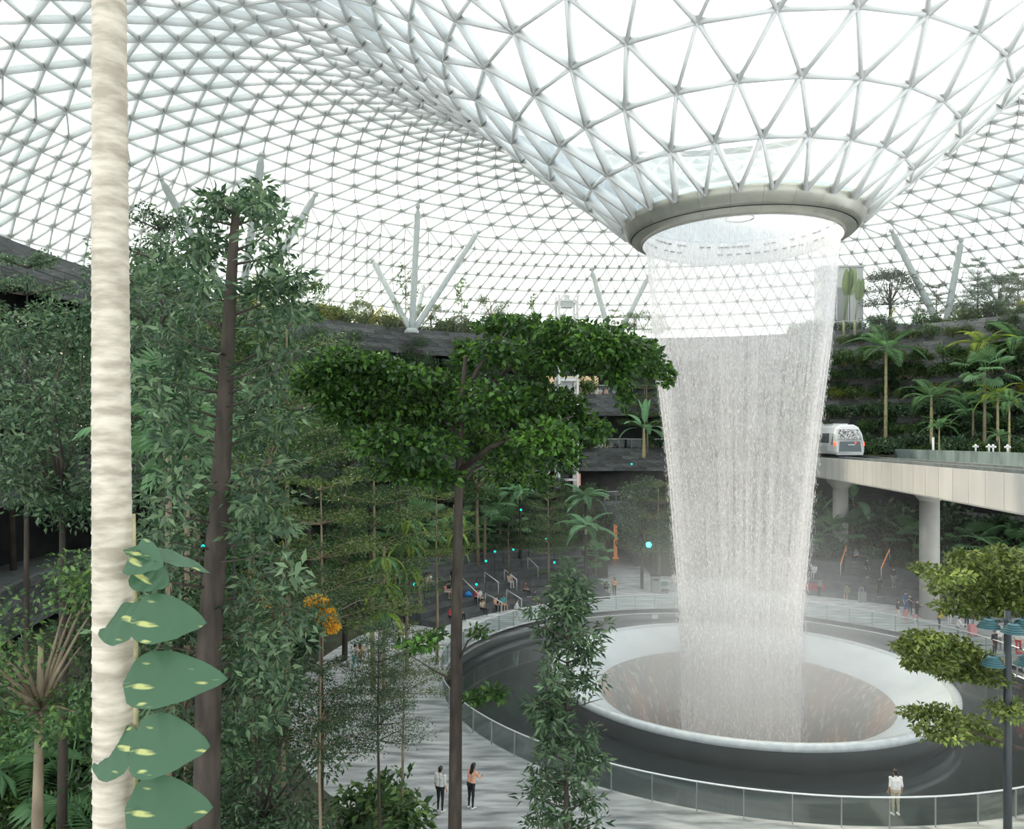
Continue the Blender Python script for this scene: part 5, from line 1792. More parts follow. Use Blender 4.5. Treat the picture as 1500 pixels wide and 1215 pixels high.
def body_caps(J, longhair):
    """capsules for a figure from its joints"""
    V_ = lambda *a: Vector(a)
    C = []
    pel, ch, nk, hd = J['pelvis'], J['chest'], J['neck'], J['head']
    fw = J['face']
    rt = J['right']
    up = (hd - nk).normalized()
    for sd in (-1, 1):
        C.append((pel + rt * sd * 0.07, ch + rt * sd * 0.085, 0.115, 0.125, 'top'))
        C.append((pel + rt * sd * 0.075 + V_(0, 0, -0.02), pel + rt * sd * 0.075 + V_(0, 0, 0.02), 0.125, 0.12, 'bottom'))
        C.append((ch + rt * sd * 0.06 + up * 0.02, J['sho'][sd], 0.11, 0.068, 'top'))
        C.append((J['sho'][sd], J['elb'][sd], 0.056, 0.043, 'sleeve' if False else 'top'))
        C.append((J['elb'][sd], J['wri'][sd], 0.041, 0.028, 'sleeve'))
        C.append((J['hip'][sd], J['kne'][sd], 0.092, 0.06, 'bottom'))
        C.append((J['kne'][sd], J['ank'][sd], 0.056, 0.037, 'shin'))
        cf = J['kne'][sd].lerp(J['ank'][sd], 0.3) - fw * 0.015
        C.append((cf, cf.lerp(J['ank'][sd], 0.35), 0.055, 0.044, 'shin'))
        ft = J['foot'][sd]
        C.append((J['ank'][sd] - ft * 0.03 + V_(0, 0, -0.03), J['ank'][sd] + ft * 0.15 + V_(0, 0, -0.05), 0.042, 0.034, 'shoe'))
        f = (J['wri'][sd] - J['elb'][sd]).normalized()
        cu = (-rt * sd + fw * 0.2)
        cu = (cu - f * cu.dot(f)).normalized()
        C += hand_caps(J['wri'][sd], f, f.cross(cu).normalized() * (1 if f.cross(cu).dot(fw) > 0 else -1), cu)
    C.append((ch - up * 0.02, nk, 0.09, 0.058, 'top'))
    C.append((nk, hd - up * 0.05, 0.052, 0.05, 'skin'))
    C.append((hd - up * 0.045 + fw * 0.022, hd + up * 0.04, 0.07, 0.088, 'skin'))
    C.append((hd - up * 0.08 + fw * 0.045, hd - up * 0.06 + fw * 0.045, 0.045, 0.05, 'skin'))
    C.append((hd + up * 0.0 + fw * 0.092, hd - up * 0.03 + fw * 0.105, 0.011, 0.016, 'skin'))       # nose
    C.append((hd - up * 0.062 + fw * 0.085 - rt * 0.02, hd - up * 0.062 + fw * 0.085 + rt * 0.02, 0.012, 0.012, 'skin'))   # mouth
    for sd in (-1, 1):
        C.append((hd + rt * sd * 0.086, hd + rt * sd * 0.09 - up * 0.03, 0.02, 0.015, 'skin'))
        e = hd + rt * sd * 0.032 + fw * 0.083 + up * 0.008
        C.append((e, e + fw * 0.004, 0.0125, 0.0125, 'eye'))
    C.append((hd + up * 0.045 - fw * 0.02, hd + up * 0.05 - fw * 0.005, 0.092, 0.09, 'hair'))
    C.append((hd - fw * 0.035 + up * 0.02, hd - fw * 0.04 - up * 0.03, 0.08, 0.068, 'hair'))
    if longhair:
        for sd in (-1, 0, 1):
            C.append((hd - fw * 0.045 + rt * sd * 0.045, hd - fw * 0.075 + rt * sd * 0.05 - up * 0.25, 0.055, 0.036, 'hair'))
    return C


def pose(kind):
    v = Vector
    J = {'right': v((1, 0, 0)), 'face': v((0, -1, 0)), 'pelvis': v((0, 0, 0.95)), 'chest': v((0, 0, 1.27)), 'neck': v((0, 0.005, 1.45)), 'head': v((0, -0.015, 1.595))}
    S = lambda f: {sd: v(f(sd)) for sd in (-1, 1)}
    J['sho'] = S(lambda s_: (s_ * 0.19, 0.0, 1.40))
    J['elb'] = S(lambda s_: (s_ * 0.235, 0.03, 1.11))
    J['wri'] = S(lambda s_: (s_ * 0.245, -0.05, 0.88))
    J['hip'] = S(lambda s_: (s_ * 0.09, 0, 0.90))
    J['kne'] = S(lambda s_: (s_ * 0.095, -0.015, 0.49))
    J['ank'] = S(lambda s_: (s_ * 0.10, 0.02, 0.085))
    J['foot'] = S(lambda s_: (s_ * 0.15, -0.99, 0))
    if kind == 'walk':
        J['kne'] = {-1: v((-0.09, -0.17, 0.51)), 1: v((0.09, 0.02, 0.49))}
        J['ank'] = {-1: v((-0.09, -0.29, 0.10)), 1: v((0.09, 0.28, 0.14))}
        J['elb'] = {-1: v((-0.23, 0.13, 1.13)), 1: v((0.23, -0.08, 1.12))}
        J['wri'] = {-1: v((-0.23, 0.10, 0.89)), 1: v((0.21, -0.25, 0.95))}
        J['foot'][1] = v((0, -0.85, -0.5))
    elif kind == 'phone':
        J['elb'] = S(lambda s_: (s_ * 0.25, -0.12, 1.16))
        J['wri'] = S(lambda s_: (s_ * 0.10, -0.31, 1.33))
    elif kind == 'lean':
        J['chest'] = v((0, -0.06, 1.26))
        J['neck'] = v((0, -0.10, 1.43))
        J['head'] = v((0, -0.14, 1.57))
        J['sho'] = S(lambda s_: (s_ * 0.19, -0.08, 1.39))
        J['elb'] = S(lambda s_: (s_ * 0.26, -0.22, 1.16))
        J['wri'] = S(lambda s_: (s_ * 0.16, -0.42, 1.14))
    elif kind == 'sit':                                   # seat surface at z = 0.45
        dz = 0.40
        for k in ('pelvis', 'chest', 'neck', 'head'):
            J[k] = J[k] - v((0, 0, dz))
        J['chest'] += v((0, 0.02, -0.01))
        J['neck'] += v((0, -0.03, -0.02))
        J['head'] += v((0, -0.05, -0.02))
        for sd in (-1, 1):
            J['sho'][sd] -= v((0, 0, dz + 0.01))
        J['elb'] = S(lambda s_: (s_ * 0.25, -0.08, 0.74))
        J['wri'] = S(lambda s_: (s_ * 0.12, -0.30, 0.66))
        J['hip'] = S(lambda s_: (s_ * 0.09, -0.02, 0.545))
        J['kne'] = S(lambda s_: (s_ * 0.12, -0.43, 0.52))
        J['ank'] = S(lambda s_: (s_ * 0.11, -0.44 - 0.05 * s_, 0.085))
    elif kind == 'squat':
        dz = 0.68
        for k in ('pelvis', 'chest', 'neck', 'head'):
            J[k] = J[k] - v((0, 0, dz))
        J['chest'] += v((0, -0.16, -0.03))
        J['neck'] += v((0, -0.27, -0.06))
        J['head'] += v((0, -0.33, -0.08))
        J['sho'] = S(lambda s_: (s_ * 0.19, -0.24, 0.66))
        J['elb'] = S(lambda s_: (s_ * 0.24, -0.42, 0.52))
        J['wri'] = S(lambda s_: (s_ * 0.10, -0.56, 0.60))
        J['hip'] = S(lambda s_: (s_ * 0.09, -0.02, 0.26))
        J['kne'] = S(lambda s_: (s_ * 0.16, -0.38, 0.43))
        J['ank'] = S(lambda s_: (s_ * 0.13, -0.16, 0.085))
    return J


def make_body(kind, longhair):
    C = body_caps(pose(kind), longhair)
    s = MB()
    for p, q, r0, r1, lab in C:
        capsule(s, p, q, r0, r1)
    me = s.mesh('body', [])
    o = bpy.data.objects.new('tmp', me)
    col.objects.link(o)
    m = o.modifiers.new('r', 'REMESH')
    m.mode = 'VOXEL'
    m.voxel_size = 0.0105
    m.use_smooth_shade = True
    sm = o.modifiers.new('s', 'SMOOTH')
    sm.factor = 0.4
    sm.iterations = 2
    out = bpy.data.meshes.new_from_object(o.evaluated_get(bpy.context.evaluated_depsgraph_get()))
    bpy.data.objects.remove(o)
    n = len(out.polygons)
    ctr = np.zeros(n * 3, dtype=np.float32)
    out.polygons.foreach_get('center', ctr)
    ctr = ctr.reshape(-1, 3)
    best = np.full(n, 1e9)
    lab_ = np.zeros(n, dtype=np.int32)
    for p, q, r0, r1, lab in C:
        p, q = np.array(p), np.array(q)
        d_ = q - p
        t = np.clip(((ctr - p) @ d_) / max(d_ @ d_, 1e-9), 0, 1)
        dist = np.linalg.norm(ctr - (p + t[:, None] * d_), axis=1) - (r0 + (r1 - r0) * t)
        if lab == 'eye':
            dist -= 0.003
        hit = dist < best
        best[hit] = dist[hit]
        lab_[hit] = SLOT[lab]
    for k in range(8):
        out.materials.append(None)
    out.polygons.foreach_set('material_index', lab_)
    out.name = 'body_' + kind
    return out


BODY = {(k, lh): make_body(k, lh) for k, lh in (('stand', 0), ('stand', 1), ('walk', 0), ('walk', 1), ('phone', 0), ('lean', 0), ('lean', 1), ('sit', 0), ('sit', 1), ('squat', 0))}
SK = [mat('skin_%d' % i, c_, 0.5) for i, c_ in enumerate(((0.55, 0.34, 0.24), (0.42, 0.25, 0.17), (0.62, 0.42, 0.32)))]
HAIR = mat('hair_black', (0.012, 0.01, 0.01), 0.45)
HAIRG = mat('hair_grey', (0.4, 0.39, 0.38), 0.5)
EYE = mat('eye_dark', (0.02, 0.015, 0.012), 0.2)
CLO = {k: mat('cloth_' + k, c_, 0.8, c2=tuple(x * 0.85 for x in c_), scale=9) for k, c_ in dict(black=(0.015, 0.016, 0.018), white=(0.75, 0.74, 0.72), grey=(0.25, 0.26, 0.27), navy=(0.02, 0.035, 0.08), blue=(0.06, 0.17, 0.42), jeans=(0.13, 0.2, 0.32), beige=(0.5, 0.43, 0.32), pink=(0.62, 0.27, 0.28), orange=(0.72, 0.24, 0.1), yellow=(0.85, 0.48, 0.02), teal=(0.04, 0.36, 0.38), red=(0.5, 0.05, 0.06), green=(0.25, 0.3, 0.17), peach=(0.75, 0.42, 0.28), brown=(0.16, 0.1, 0.07)).items()}


def person(kind, label, loc, rz, top, bottom, lh=0, scale=1.0, shorts=False, longsleeve=False, skin=0, hair=None, shoe='white', group=None):
    o = bpy.data.objects.new('person', BODY[(kind, lh)])
    col.objects.link(o)
    o.location = loc
    o.rotation_euler = (0, 0, rz)
    o.scale = (scale,) * 3
    ms = [SK[skin], CLO[top], CLO[bottom], CLO[shoe], hair or HAIR, SK[skin] if shorts else CLO[bottom], EYE, CLO[top] if longsleeve else SK[skin]]
    for i, m in enumerate(ms):
        o.material_slots[i].link = 'OBJECT'
        o.material_slots[i].material = m
    return tag(o, label, 'person', group or 'visitors in the hall')


# (pose, foot px, foot py, ground z, facing degrees, top, bottom, label, options)
FACE = 0
PEOPLE = [
    ('stand', 900, 874, 0.0, -30, 'peach', 'black', 'person in a peach top and black trousers standing before the passage', dict(lh=1)),
    ('squat', 887, 866, 0.0, 10, 'black', 'black', 'person in black squatting before the passage', dict(shorts=False)),
    ('walk', 878, 820, 0.0, 180, 'black', 'grey', 'dark figure walking inside the passage', {}),
    ('stand', 988, 866, 0.0, 20, 'white', 'white', 'person all in white beside the luggage trolley', {}),
    ('walk', 757, 911, 0.0, 80, 'white', 'white', 'long-haired person in white walking along the pool', dict(lh=1, longsleeve=True)),
    ('sit', 775, 884, 0.0, 0, 'brown', 'black', 'long-haired person in brown sitting on the lowest step', dict(lh=1)),
    ('sit', 794, 891, 0.0, 5, 'navy', 'beige', 'person in navy shirt and beige trousers sitting on the lowest step', {}),
    ('sit', 715, 903, 0.0, 50, 'beige', 'black', 'person in a beige shirt sitting bent over a phone', {}),
    ('sit', 706, 885, 0.5, 40, 'white', 'white', 'person in white stretching legs on the steps', dict(shorts=True)),
    ('sit', 698, 878, 0.9, 10, 'red', 'black', 'person in a red top sitting on the steps', dict(lh=1)),
    ('sit', 716, 878, 0.9, -10, 'peach', 'grey', 'person in a peach shirt in the group on the steps', {}),
    ('sit', 727, 876, 0.9, -30, 'teal', 'peach', 'person in a teal shirt in the group on the steps', dict(shorts=True)),
    ('sit', 720, 868, 1.5, -10, 'black', 'black', 'person in black behind the group on the steps', {}),
    ('sit', 742, 832, 2.7, 10, 'beige', 'white', 'person in pale trousers sitting high up on the steps', dict(lh=1)),
    ('sit', 634, 884, 0.5, 0, 'white', 'jeans', 'person in white shirt and jeans sitting by the tan trunk', {}),
    ('sit', 643, 884, 0.5, 10, 'pink', 'white', 'person in pale pink sitting by the tan trunk', dict(shorts=True, lh=1)),
    ('sit', 651, 884, 0.5, 30, 'black', 'black', 'person in black with bare crossed legs by the tan trunk', dict(shorts=True)),
    ('sit', 619, 876, 0.9, 0, 'beige', 'beige', 'person in beige sitting at the end of the steps', dict(lh=1)),
    ('stand', 664, 880, 0.5, 0, 'black', 'black', 'person in black standing beside the spreading tree trunk', {}),
    ('sit', 664, 908, 0.0, 30, 'black', 'black', 'person in black sitting just behind the spreading tree trunk', {}),
    ('sit', 652, 912, 0.0, 20, 'red', 'black', 'person in dark red sitting low behind the spreading tree trunk', {}),
    ('walk', 520, 985, 0.0, 160, 'white', 'teal', 'person in white shirt and teal trousers on the stone path', {}),
    ('walk', 527, 982, 0.0, 200, 'peach', 'pink', 'person with a peach top walking on the stone path', dict(lh=1)),
    ('stand', 473, 1088, 0.0, -10, 'brown', 'beige', 'long-haired person in a brown jacket on the near stone path', dict(lh=1, longsleeve=True)),
    ('stand', 645, 1190, 0.0, 150, 'white', 'black', 'person in white at the near pool rail', {}),
    ('lean', 690, 1185, 0.0, 140, 'peach', 'black', 'person in peach leaning at the near pool rail', dict(lh=1)),
    ('stand', 1312, 1195, 0.0, 180, 'white', 'beige', 'person in white watching from the near side of the pool', {}),
    ('stand', 1176, 876, 0.0, 10, 'pink', 'red', 'person in a pink top beside the red bench cover', dict(lh=1)),
    ('stand', 1167, 880, 0.0, 0, 'teal', 'white', 'person in teal half hidden by the falling water', {}),
    ('lean', 1200, 876, 0.0, 20, 'grey', 'black', 'person in grey jacket standing with a camera by the steps', dict(longsleeve=True)),
    ('sit', 1193, 855, 0.5, 10, 'white', 'white', 'person in white sitting on the red bench cover', {}),
    ('stand', 1205, 851, 0.5, -20, 'peach', 'jeans', 'person in jeans standing on the step beside the red cover', dict(lh=1)),
    ('sit', 1238, 880, 0.0, 30, 'green', 'green', 'person in a patterned green shirt with bare legs on the step', dict(shorts=True)),
    ('stand', 1270, 866, 0.3, 30, 'black', 'black', 'person in black standing beside the blue trolley', {}),
    ('sit', 1262, 832, 1.6, 0, 'grey', 'black', 'person in grey sitting on the stair under the bridge', {}),
    ('sit', 1273, 828, 1.9, 0, 'black', 'black', 'person in black sitting at the top of the stair', {}),
    ('stand', 1288, 883, 0.0, 0, 'black', 'black', 'person in black with a printed shirt next to the grey suitcase', {}),
    ('stand', 1309, 873, 0.2, 10, 'black', 'grey', 'person in black top and grey trousers near the pier', {}),
    ('stand', 1326, 898, 0.0, 30, 'blue', 'blue', 'person in blue near the pier with the children', {}),
    ('walk', 1315, 912, 0.0, 70, 'black', 'white', 'person in black bending over the pool rail', {}),
    ('walk', 1327, 914, 0.0, 160, 'pink', 'pink', 'child in pink at the pool rail', dict(scale=0.72)),
    ('walk', 1341, 918, 0.0, 190, 'pink', 'white', 'small child in pale pink at the pool rail', dict(scale=0.62)),
    ('phone', 1343, 912, 0.0, 40, 'black', 'black', 'person in a black jacket taking a photo beside the pier', dict(longsleeve=True)),
    ('phone', 1333, 903, 0.0, -40, 'navy', 'navy', 'person in navy raising a phone against the pier', {}),
    ('stand', 1376, 885, 0.0, 0, 'teal', 'black', 'person in teal half behind the layered tree', {}),
    ('lean', 1376, 925, 0.0, 60, 'yellow', 'black', 'person in a yellow shirt at the pool rail', dict(hair='g')),
    ('phone', 1391, 916, 0.0, 100, 'white', 'white', 'person in white holding a phone behind the yellow shirt', {}),
    ('lean', 1403, 938, 0.0, 60, 'white', 'grey', 'person in a white shirt with a white bag at the rail', dict(longsleeve=True)),
    ('phone', 1425, 925, 0.0, 60, 'red', 'black', 'person in dark red taking a picture by the pink suitcase', {}),
    ('stand', 1416, 922, 0.0, 0, 'navy', 'navy', 'person in navy next to the pink suitcase', {}),
    ('stand', 1457, 962, 0.0, 20, 'black', 'black', 'person in black standing left of the lamp post', {}),
    ('stand', 1463, 955, 0.0, -20, 'white', 'grey', 'person in a white top behind the lamp post', dict(lh=1)),
    ('walk', 1492, 960, 0.0, -40, 'white', 'red', 'person in white top and red trousers right of the lamp post', {}),
    ('walk', 1495, 992, 0.0, -60, 'red', 'grey', 'person with a red bag near the lamp post', {}),
]
for kd, px, py, z, face, top, bottom, lab, op in PEOPLE:
    op = dict(op)
    if op.get('hair') == 'g':
        op['hair'] = HAIRG
    p = on(px, py, z)
    if z > 0.01:
        p.z = z
    b = bedz(p)
    R_ = math.hypot(p.x - AX, p.y - AY)
    a_ = math.degrees(math.atan2(p.y - AY, p.x - AX)) % 360
    if 28 <= a_ <= 72 and 26.5 <= R_ < 31.6:
        b = 0.45 if R_ < 28.2 else 0.95 if R_ < 29.8 else 1.5
    p.z = max(b, 0.0)
    if kd == 'sit':                                  # on the front edge of a step, feet on the one below
        edges = STEPS if 95 <= a_ <= 155 else [(26.5, 0.45), (28.2, 0.95), (29.8, 1.5)]
        if 49.3 <= a_ <= 55.7 and R_ > 30.5:
            edges = [(30.0 + q * 0.45, 1.5 + q * 0.28) for q in range(1, 6)]
        a_ = min(max(a_, 104), 149) if 95 <= a_ <= 155 else a_
        Re, ze = min(edges, key=lambda e_: abs(e_[0] + 0.3 - R_))
        p = pol(Re + 0.2, a_, ze - 0.45)
        face = math.degrees(math.atan2(AX - p.x, -(AY - p.y))) + RNG.normal() * 14
    person(kd, lab, p, math.radians(face), top, bottom, skin=int(RNG.integers(3)), **op)
# visitors along the gallery balustrades
GAL = [(42.9, 18.4, [(847, 'white'), (855, 'black'), (864, 'grey'), (870, 'white'), (879, 'white'), (888, 'peach'), (900, 'grey')], 'visitor behind the glass of the upper terrace'),
       (41.4, 12.1, [(849, 'red'), (873, 'white'), (880, 'white'), (888, 'peach'), (896, 'grey'), (904, 'black'), (966, 'pink'), (972, 'red')], 'visitor behind the glass of the middle terrace'),
       (39.0, 6.4, [(878, 'teal'), (888, 'beige'), (906, 'black'), (922, 'white')], 'visitor behind the glass of the lower terrace')]
for Rg, z, L_, lab in GAL:
    for q, (px, c_) in enumerate(L_):
        t = (px - 750) / F_PX
        dd = [d_ for d_ in np.arange(60, 95, 0.1) if math.hypot(t * d_ - AX, d_ - AY) >= Rg]
        p = Vector((t * dd[0], dd[0], z))
        person('stand' if q % 2 else 'lean', '%s-shirted %s' % (c_, lab), p, math.radians(RNG.normal() * 25), c_, 'black', lh=0 if q % 2 == 0 else q % 4 == 1, skin=int(RNG.integers(3)), group='visitors along the galleries')

# ------------------------------------------------------------------ things on the walkway
def put(o, px, py, z=0.0, rz=0.0):
    o.location = on(px, py, z)
    o.rotation_euler = (0, 0, rz)
    return o


b = thing('waste_bin', 'tall grey litter bin beside the passage', 'bin', on(960, 868))
MB().box((0, 0, 0.75), (0.75, 0.6, 1.5)).build('housing', M['grey'], b)
MB().box((0, -0.31, 1.2), (0.5, 0.04, 0.18)).build('opening', M['black'], b)
MB().box((0, 0, 1.54), (0.8, 0.65, 0.08)).build('lid', M['black'], b)


def trolley(label, loc, rz, c_):
    t = thing('luggage_trolley', label, 'trolley', loc, rz)
    s = MB()
    for sx in (-1, 1):
        s.bar((sx * 0.3, 0.4, 0.18), (sx * 0.3, 0.45, 1.0), 0.04)
        s.bar((sx * 0.3, 0.4, 0.18), (sx * 0.2, -0.5, 0.15), 0.04)
    s.bar((-0.3, 0.45, 1.0), (0.3, 0.45, 1.0), 0.05)
    s.build('frame', M['chrome'], t)
    MB().box((0, -0.05, 0.2), (0.55, 0.8, 0.05)).build('platform', M['grey'], t)
    MB().box((0, 0.36, 0.72), (0.6, 0.06, 0.4)).build('sign_board', c_, t)
    for q in ((-0.27, 0.35), (0.27, 0.35), (0, -0.45)):
        w = MB()
        w.tube([(q[0] - 0.025, q[1], 0.07), (q[0] + 0.025, q[1], 0.07)], 0.07, 12)
        w.build('wheel', M['black'], t)


trolley('luggage trolley with a teal board beside the litter bin', on(975, 868), 0.1, M['tealpaint'])
trolley('luggage trolley with a blue board near the stair', on(1279, 868), -0.4, M['bluemat'])


def suitcase(label, px, py, m, k=1.0):
    t = thing('suitcase', label, 'suitcase', on(px, py), 0.2, None, k)
    MB().box((0, 0, 0.4), (0.48, 0.27, 0.66)).build('shell', m, t)
    s = MB()
    for z in (0.2, 0.34, 0.48, 0.62):
        s.box((0, -0.14, z), (0.42, 0.02, 0.05))
    s.build('ribs', m, t)
    s = MB()
    s.bar((-0.13, 0.08, 0.72), (-0.13, 0.08, 1.02), 0.02).bar((0.13, 0.08, 0.72), (0.13, 0.08, 1.02), 0.02).bar((-0.14, 0.08, 1.02), (0.14, 0.08, 1.02), 0.03)
    s.build('handle', M['chrome'], t)
    for q in ((-0.2, -0.1), (0.2, -0.1), (-0.2, 0.1), (0.2, 0.1)):
        w = MB()
        w.tube([(q[0] - 0.015, q[1], 0.04), (q[0] + 0.015, q[1], 0.04)], 0.04, 10)
        w.build('wheel', M['black'], t)


suitcase('large grey ribbed suitcase beside the person in green', 1263, 883, M['grey'], 1.25)
suitcase('pink suitcase at the feet of the person in dark red', 1424, 932, CLO['pink'], 1.1)
s = MB()
s.box((0, 0, 0.22), (2.0, 0.7, 0.44)).box((0, 0, 0.46), (2.1, 0.8, 0.06)).box((0, -0.4, 0.3), (2.1, 0.04, 0.36))
tag(put(s.build('covered_bench', M['redmat']), 1190, 864, 0.45), 'bench under a dark red cover beside the steps', 'bench')
# blue bag on the steps
s = MB()
s.tube([(0, 0, 0.0), (0, 0, 0.12), (0, 0, 0.3), (0.03, 0, 0.4)], [0.32, 0.36, 0.26, 0.08], 12)
s.bar((-0.08, 0, 0.36), (-0.05, 0, 0.55), 0.03).bar((0.1, 0, 0.36), (0.07, 0, 0.55), 0.03).bar((-0.05, 0, 0.55), (0.07, 0, 0.55), 0.03)
p = on(686, 874, 0.9)
p.z = bedz(p)
o = s.build('bag', M['bluemat'])
o.location = p
tag(o, 'bright blue bag left on the dark steps', 'bag')
# handrails on the steps
for q, (px, py, z, lab) in enumerate([(700, 888, 0.45, 'steel handrail beside the group on the steps'), (735, 893, 0.45, 'steel handrail right of the group on the steps'), (764, 888, 0.45, 'steel handrail behind the walking person in white'), (730, 850, 2.1, 'steel handrail halfway up the steps'), (757, 846, 2.1, 'steel handrail below the person high on the steps'), (788, 828, 2.7, 'steel handrail at the top of the steps')]):
    p = on(px, py, z)
    R_ = math.hypot(p.x - AX, p.y - AY)
    a_ = math.degrees(math.atan2(p.y - AY, p.x - AX))
    t = thing('step_handrail', lab, 'handrail', (0, 0, 0))
    z0, z1 = bedz(pol(R_, a_)), bedz(pol(R_ + 2.0, a_))
    A_, B_ = pol(R_, a_, z0), pol(R_ + 2.0, a_, z1)
    for nm, P_ in (('post', A_), ('post', B_)):
        MB().tube([P_, P_ + Vector((0, 0, 1.0))], 0.03, 8).build(nm, M['chrome'], t)
    MB().tube([A_ + Vector((0, 0, 1.0)), B_ + Vector((0, 0, 1.0))], 0.045, 8).build('rail', M['chrome'], t)
for q, a_ in enumerate((49.2, 55.8)):
    t = thing('stair_handrail', 'amber-lit handrail on the %s edge of the stair under the bridge' % ('pier', 'planter')[q], 'handrail', (0, 0, 0))
    A_, B_ = pol(29.9, a_, 1.5), pol(32.6, a_, 2.9)
    for P_ in (A_, B_):
        MB().tube([P_, P_ + Vector((0, 0, 1.0))], 0.03, 8).build('post', M['chrome'], t)
    MB().tube([A_ + Vector((0, 0, 1.0)), B_ + Vector((0, 0, 1.0))], 0.05, 8).build('rail', M['warmstrip'], t)

# lamp post with louvred teal heads
M['polemetal'] = mat('pole_metal', (0.035, 0.045, 0.05), 0.5)
lp = thing('lamp_post', 'dark lamp post with two tiers of slatted teal lamp heads', 'lamp', (at(1476, HORIZON, 21).x, 21, 0.0))
zt = CAM_H - (895 - HORIZON) / F_PX * 21
MB().tube([(0, 0, 0), (0, 0, zt)], [0.12, 0.09], 14).build('pole', M['polemetal'], lp)
for z, rots in ((zt - 0.35, (2.9, 0.15, 4.4)), (zt - 1.35, (3.3, -0.1))):
    for a in rots:
        d_ = Vector((math.cos(a), math.sin(a), 0))
        c = d_ * 0.42 + Vector((0, 0, z))
        hd_ = MB()
        hd_.bar((0, 0, z + 0.1), c + Vector((0, 0, 0.12)), 0.05)
        h_ = hd_.build('arm', M['traingrey'], lp)
        for k in range(5):
            r = 0.12 + 0.035 * k
            w = MB()
            cc_ = c + d_ * 0.05 + Vector((0, 0, 0.1 - 0.055 * k))
            w.lathe([(r - 0.02, 0.02), (r, -0.01), (r + 0.05, -0.035), (r + 0.03, -0.02)], c=(cc_.x, cc_.y, cc_.z), n=20)
            w.build('louvre', M['tealpaint'], h_)
# teal garden spotlights
def spot(name, label, px, py, d_, m, r=0.14, arm=True):
    p = at(px, py, d_)
    t = thing(name, label, 'lamp', p)
    s = MB()
    s.tube([(0, 0.25, 0), (0, 0.05, 0), (0, -0.12, 0)], [r * 0.55, r, r * 1.05], 14)
    s.build('housing', M['black'], t)
    s = MB()
    s.tube([(0, -0.125, 0), (0, -0.17, 0)], [r * 0.95, r * 0.7], 14)
    s.build('lens', m, t)
    s = MB()
    s.bar((0, 0.15, 0), (0, 0.15, 0.45), 0.05).bar((0, 0.15, 0.45), (0.75, 0.3, 0.45), 0.05).bar((0.75, 0.3, 0.45), (0.75, 0.3, -0.3), 0.05)
    s.build('bracket', M['black'], t)
    g_ = 12.1 if d_ > 76 else bedz(p)
    if p.z - g_ > 0.3:
        MB().tube([(0.75, 0.3, -0.3), (0.75, 0.3, g_ - p.z)], 0.03, 8).build('post', M['black'], t)


spot('floodlight', 'bright teal floodlight on a bracket beside the waterfall', 950, 798, 70, M['tealbright'], 0.28)
for px, py, d_, lab in [(763, 747, 71, 'teal spotlight high among the tree ferns'), (725, 808, 69, 'teal-blue spotlight above the steps'), (752, 805, 69, 'blue spotlight left of the thin-trunked tree above the steps'), (712, 822, 66, 'teal spotlight low among shrubs behind the steps'), (607, 856, 60, 'teal spotlight in the shrubs left of the steps'), (812, 824, 68, 'teal spotlight by the thin-trunked tiered tree'), (698, 856, 62, 'teal spotlight behind the group on the steps'), (925, 680, 80, 'green spotlight under the banana plant'), (300, 800, 22, 'teal spotlight behind the thick dark trunk'), (800, 790, 70, 'teal spotlight beside the low fan-leaved plant')]:
    spot('garden_spotlight', lab, px, py, d_, M['teal'], 0.11 if d_ > 40 else 0.06)
# white valves on the railway parapet and pale marker stake
for px in (1430, 1449, 1455, 1476):
    yb = next(y_ for y_ in np.arange(30, 90, 0.1) if 750 + (bx(y_) + 7.3) / y_ * F_PX < px)
    t = thing('valve', 'small white irrigation valve on the railway parapet', 'valve', (bx(yb) + 7.3, yb, ZB + 0.8), 0, 'irrigation valves on the parapet')
    MB().tube([(0, 0, 0), (0, 0, 0.35)], 0.06, 8).build('stem', M['white'], t)
    s = MB()
    s.tube([(-0.2, 0, 0.36), (0.2, 0, 0.36)], 0.07, 8)
    s.tube([(0, 0, 0.36), (0, 0, 0.55)], [0.12, 0.05], 8)
    s.build('cross', M['white'], t)
yb = 62
s = MB()
s.tube([(0, 0, 0), (0, 0, 1.9)], 0.09, 8).tube([(0, 0, 1.9), (0, 0, 1.95)], 0.11, 8)
o = s.build('marker_post', M['white'])
o.location = (at(1367, HORIZON, 64).x, 64, 12.3)
tag(o, 'pale marker post on the planted ledge behind the parapet', 'post')

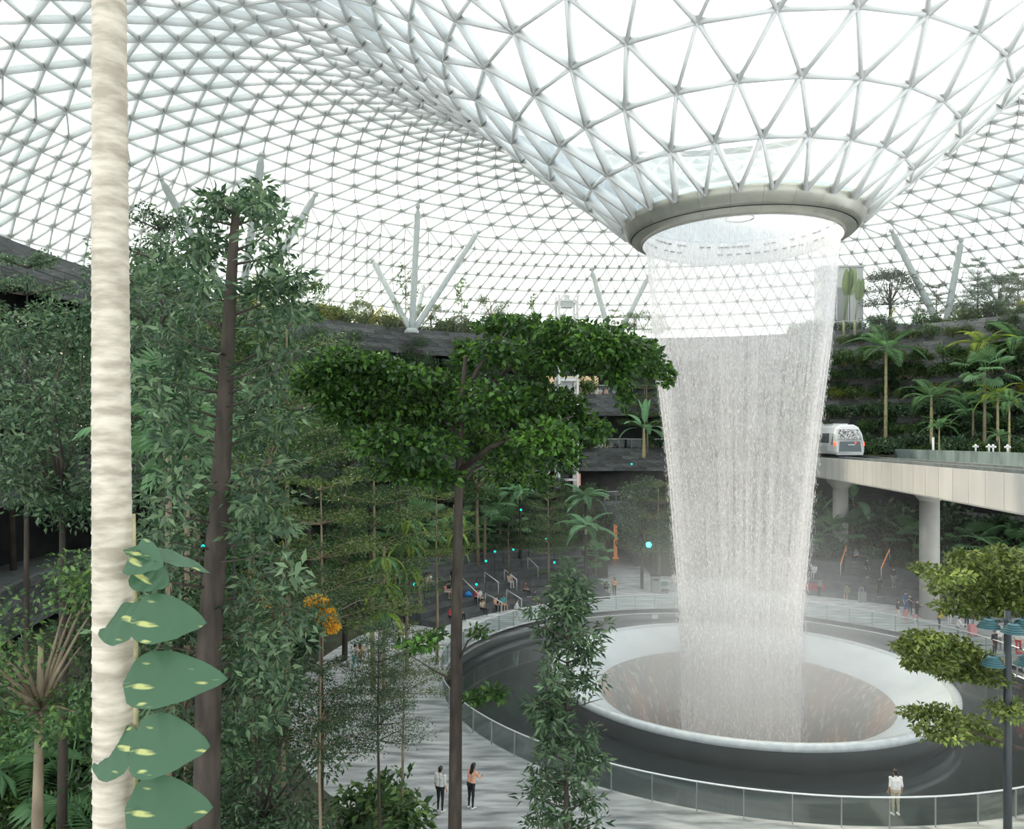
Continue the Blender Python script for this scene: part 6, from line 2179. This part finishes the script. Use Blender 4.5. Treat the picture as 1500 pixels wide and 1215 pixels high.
# ------------------------------------------------------------------ spray hanging round the foot of the waterfall
def mistmat():
    m, nt, N, Lk, b = nodes_of('spray_mist')
    N.remove(b)
    tc = N.new('ShaderNodeTexCoord')
    sp = N.new('ShaderNodeSeparateXYZ')
    Lk.new(tc.outputs['Object'], sp.inputs[0])

    def math_(op, a, b=None, c=None):
        n = N.new('ShaderNodeMath')
        n.operation = op
        for i, q in enumerate((a, b, c)):
            if q is None:
                continue
            if isinstance(q, (int, float)):
                n.inputs[i].default_value = q
            else:
                Lk.new(q, n.inputs[i])
        return n.outputs[0]

    r2 = math_('ADD', math_('MULTIPLY', sp.outputs[0], sp.outputs[0]), math_('MULTIPLY', sp.outputs[1], sp.outputs[1]))
    fr = math_('EXPONENT', math_('MULTIPLY', r2, -1 / 60.0))
    fz = math_('EXPONENT', math_('MULTIPLY', sp.outputs[2], -1 / 3.2))
    den = math_('MULTIPLY', math_('MULTIPLY', fr, fz), 0.18)
    v = N.new('ShaderNodeVolumeScatter')
    v.inputs['Color'].default_value = (0.98, 0.98, 0.99, 1)
    v.inputs['Anisotropy'].default_value = 0.0
    Lk.new(den, v.inputs['Density'])
    Lk.new(v.outputs[0], N['Material Output'].inputs['Volume'])
    return m


mist = MB().lathe([(0.01, -0.85), (16.9, -0.85), (16.9, 6.0), (14.0, 11.0), (0.01, 13.0)], c=C0, n=48, smooth=False).build('mist', mistmat())
mist.location = (AX, AY, 0)
tag(mist, 'fine white spray hanging over the pool round the foot of the waterfall', 'mist', kind='stuff')

# thin haze added under the roof to lighten and soften the beams
m, nt, N, Lk, b = nodes_of('added_haze')
N.remove(b)
v_ = N.new('ShaderNodeVolumeScatter')
v_.inputs['Color'].default_value = (0.97, 0.98, 0.98, 1)
v_.inputs['Density'].default_value = 0.00022
Lk.new(v_.outputs[0], N['Material Output'].inputs['Volume'])
v_.inputs['Density'].default_value = 0.0019
hz2 = MB().lathe([(0.01, 24.0), (62.5, 24.0), (59, 28.3), (48, 36.9), (36, 40.7), (29, 40.7), (20.5, 37), (14, 31.8), (7.3, 26.0), (5.2, 25.4), (0.01, 25.4)], c=C0, n=64, smooth=False).build('haze', m)
hz2.location = (AX, AY, 0)
tag(hz2, 'thin haze added under the glass roof to soften its beams', 'haze', kind='stuff')
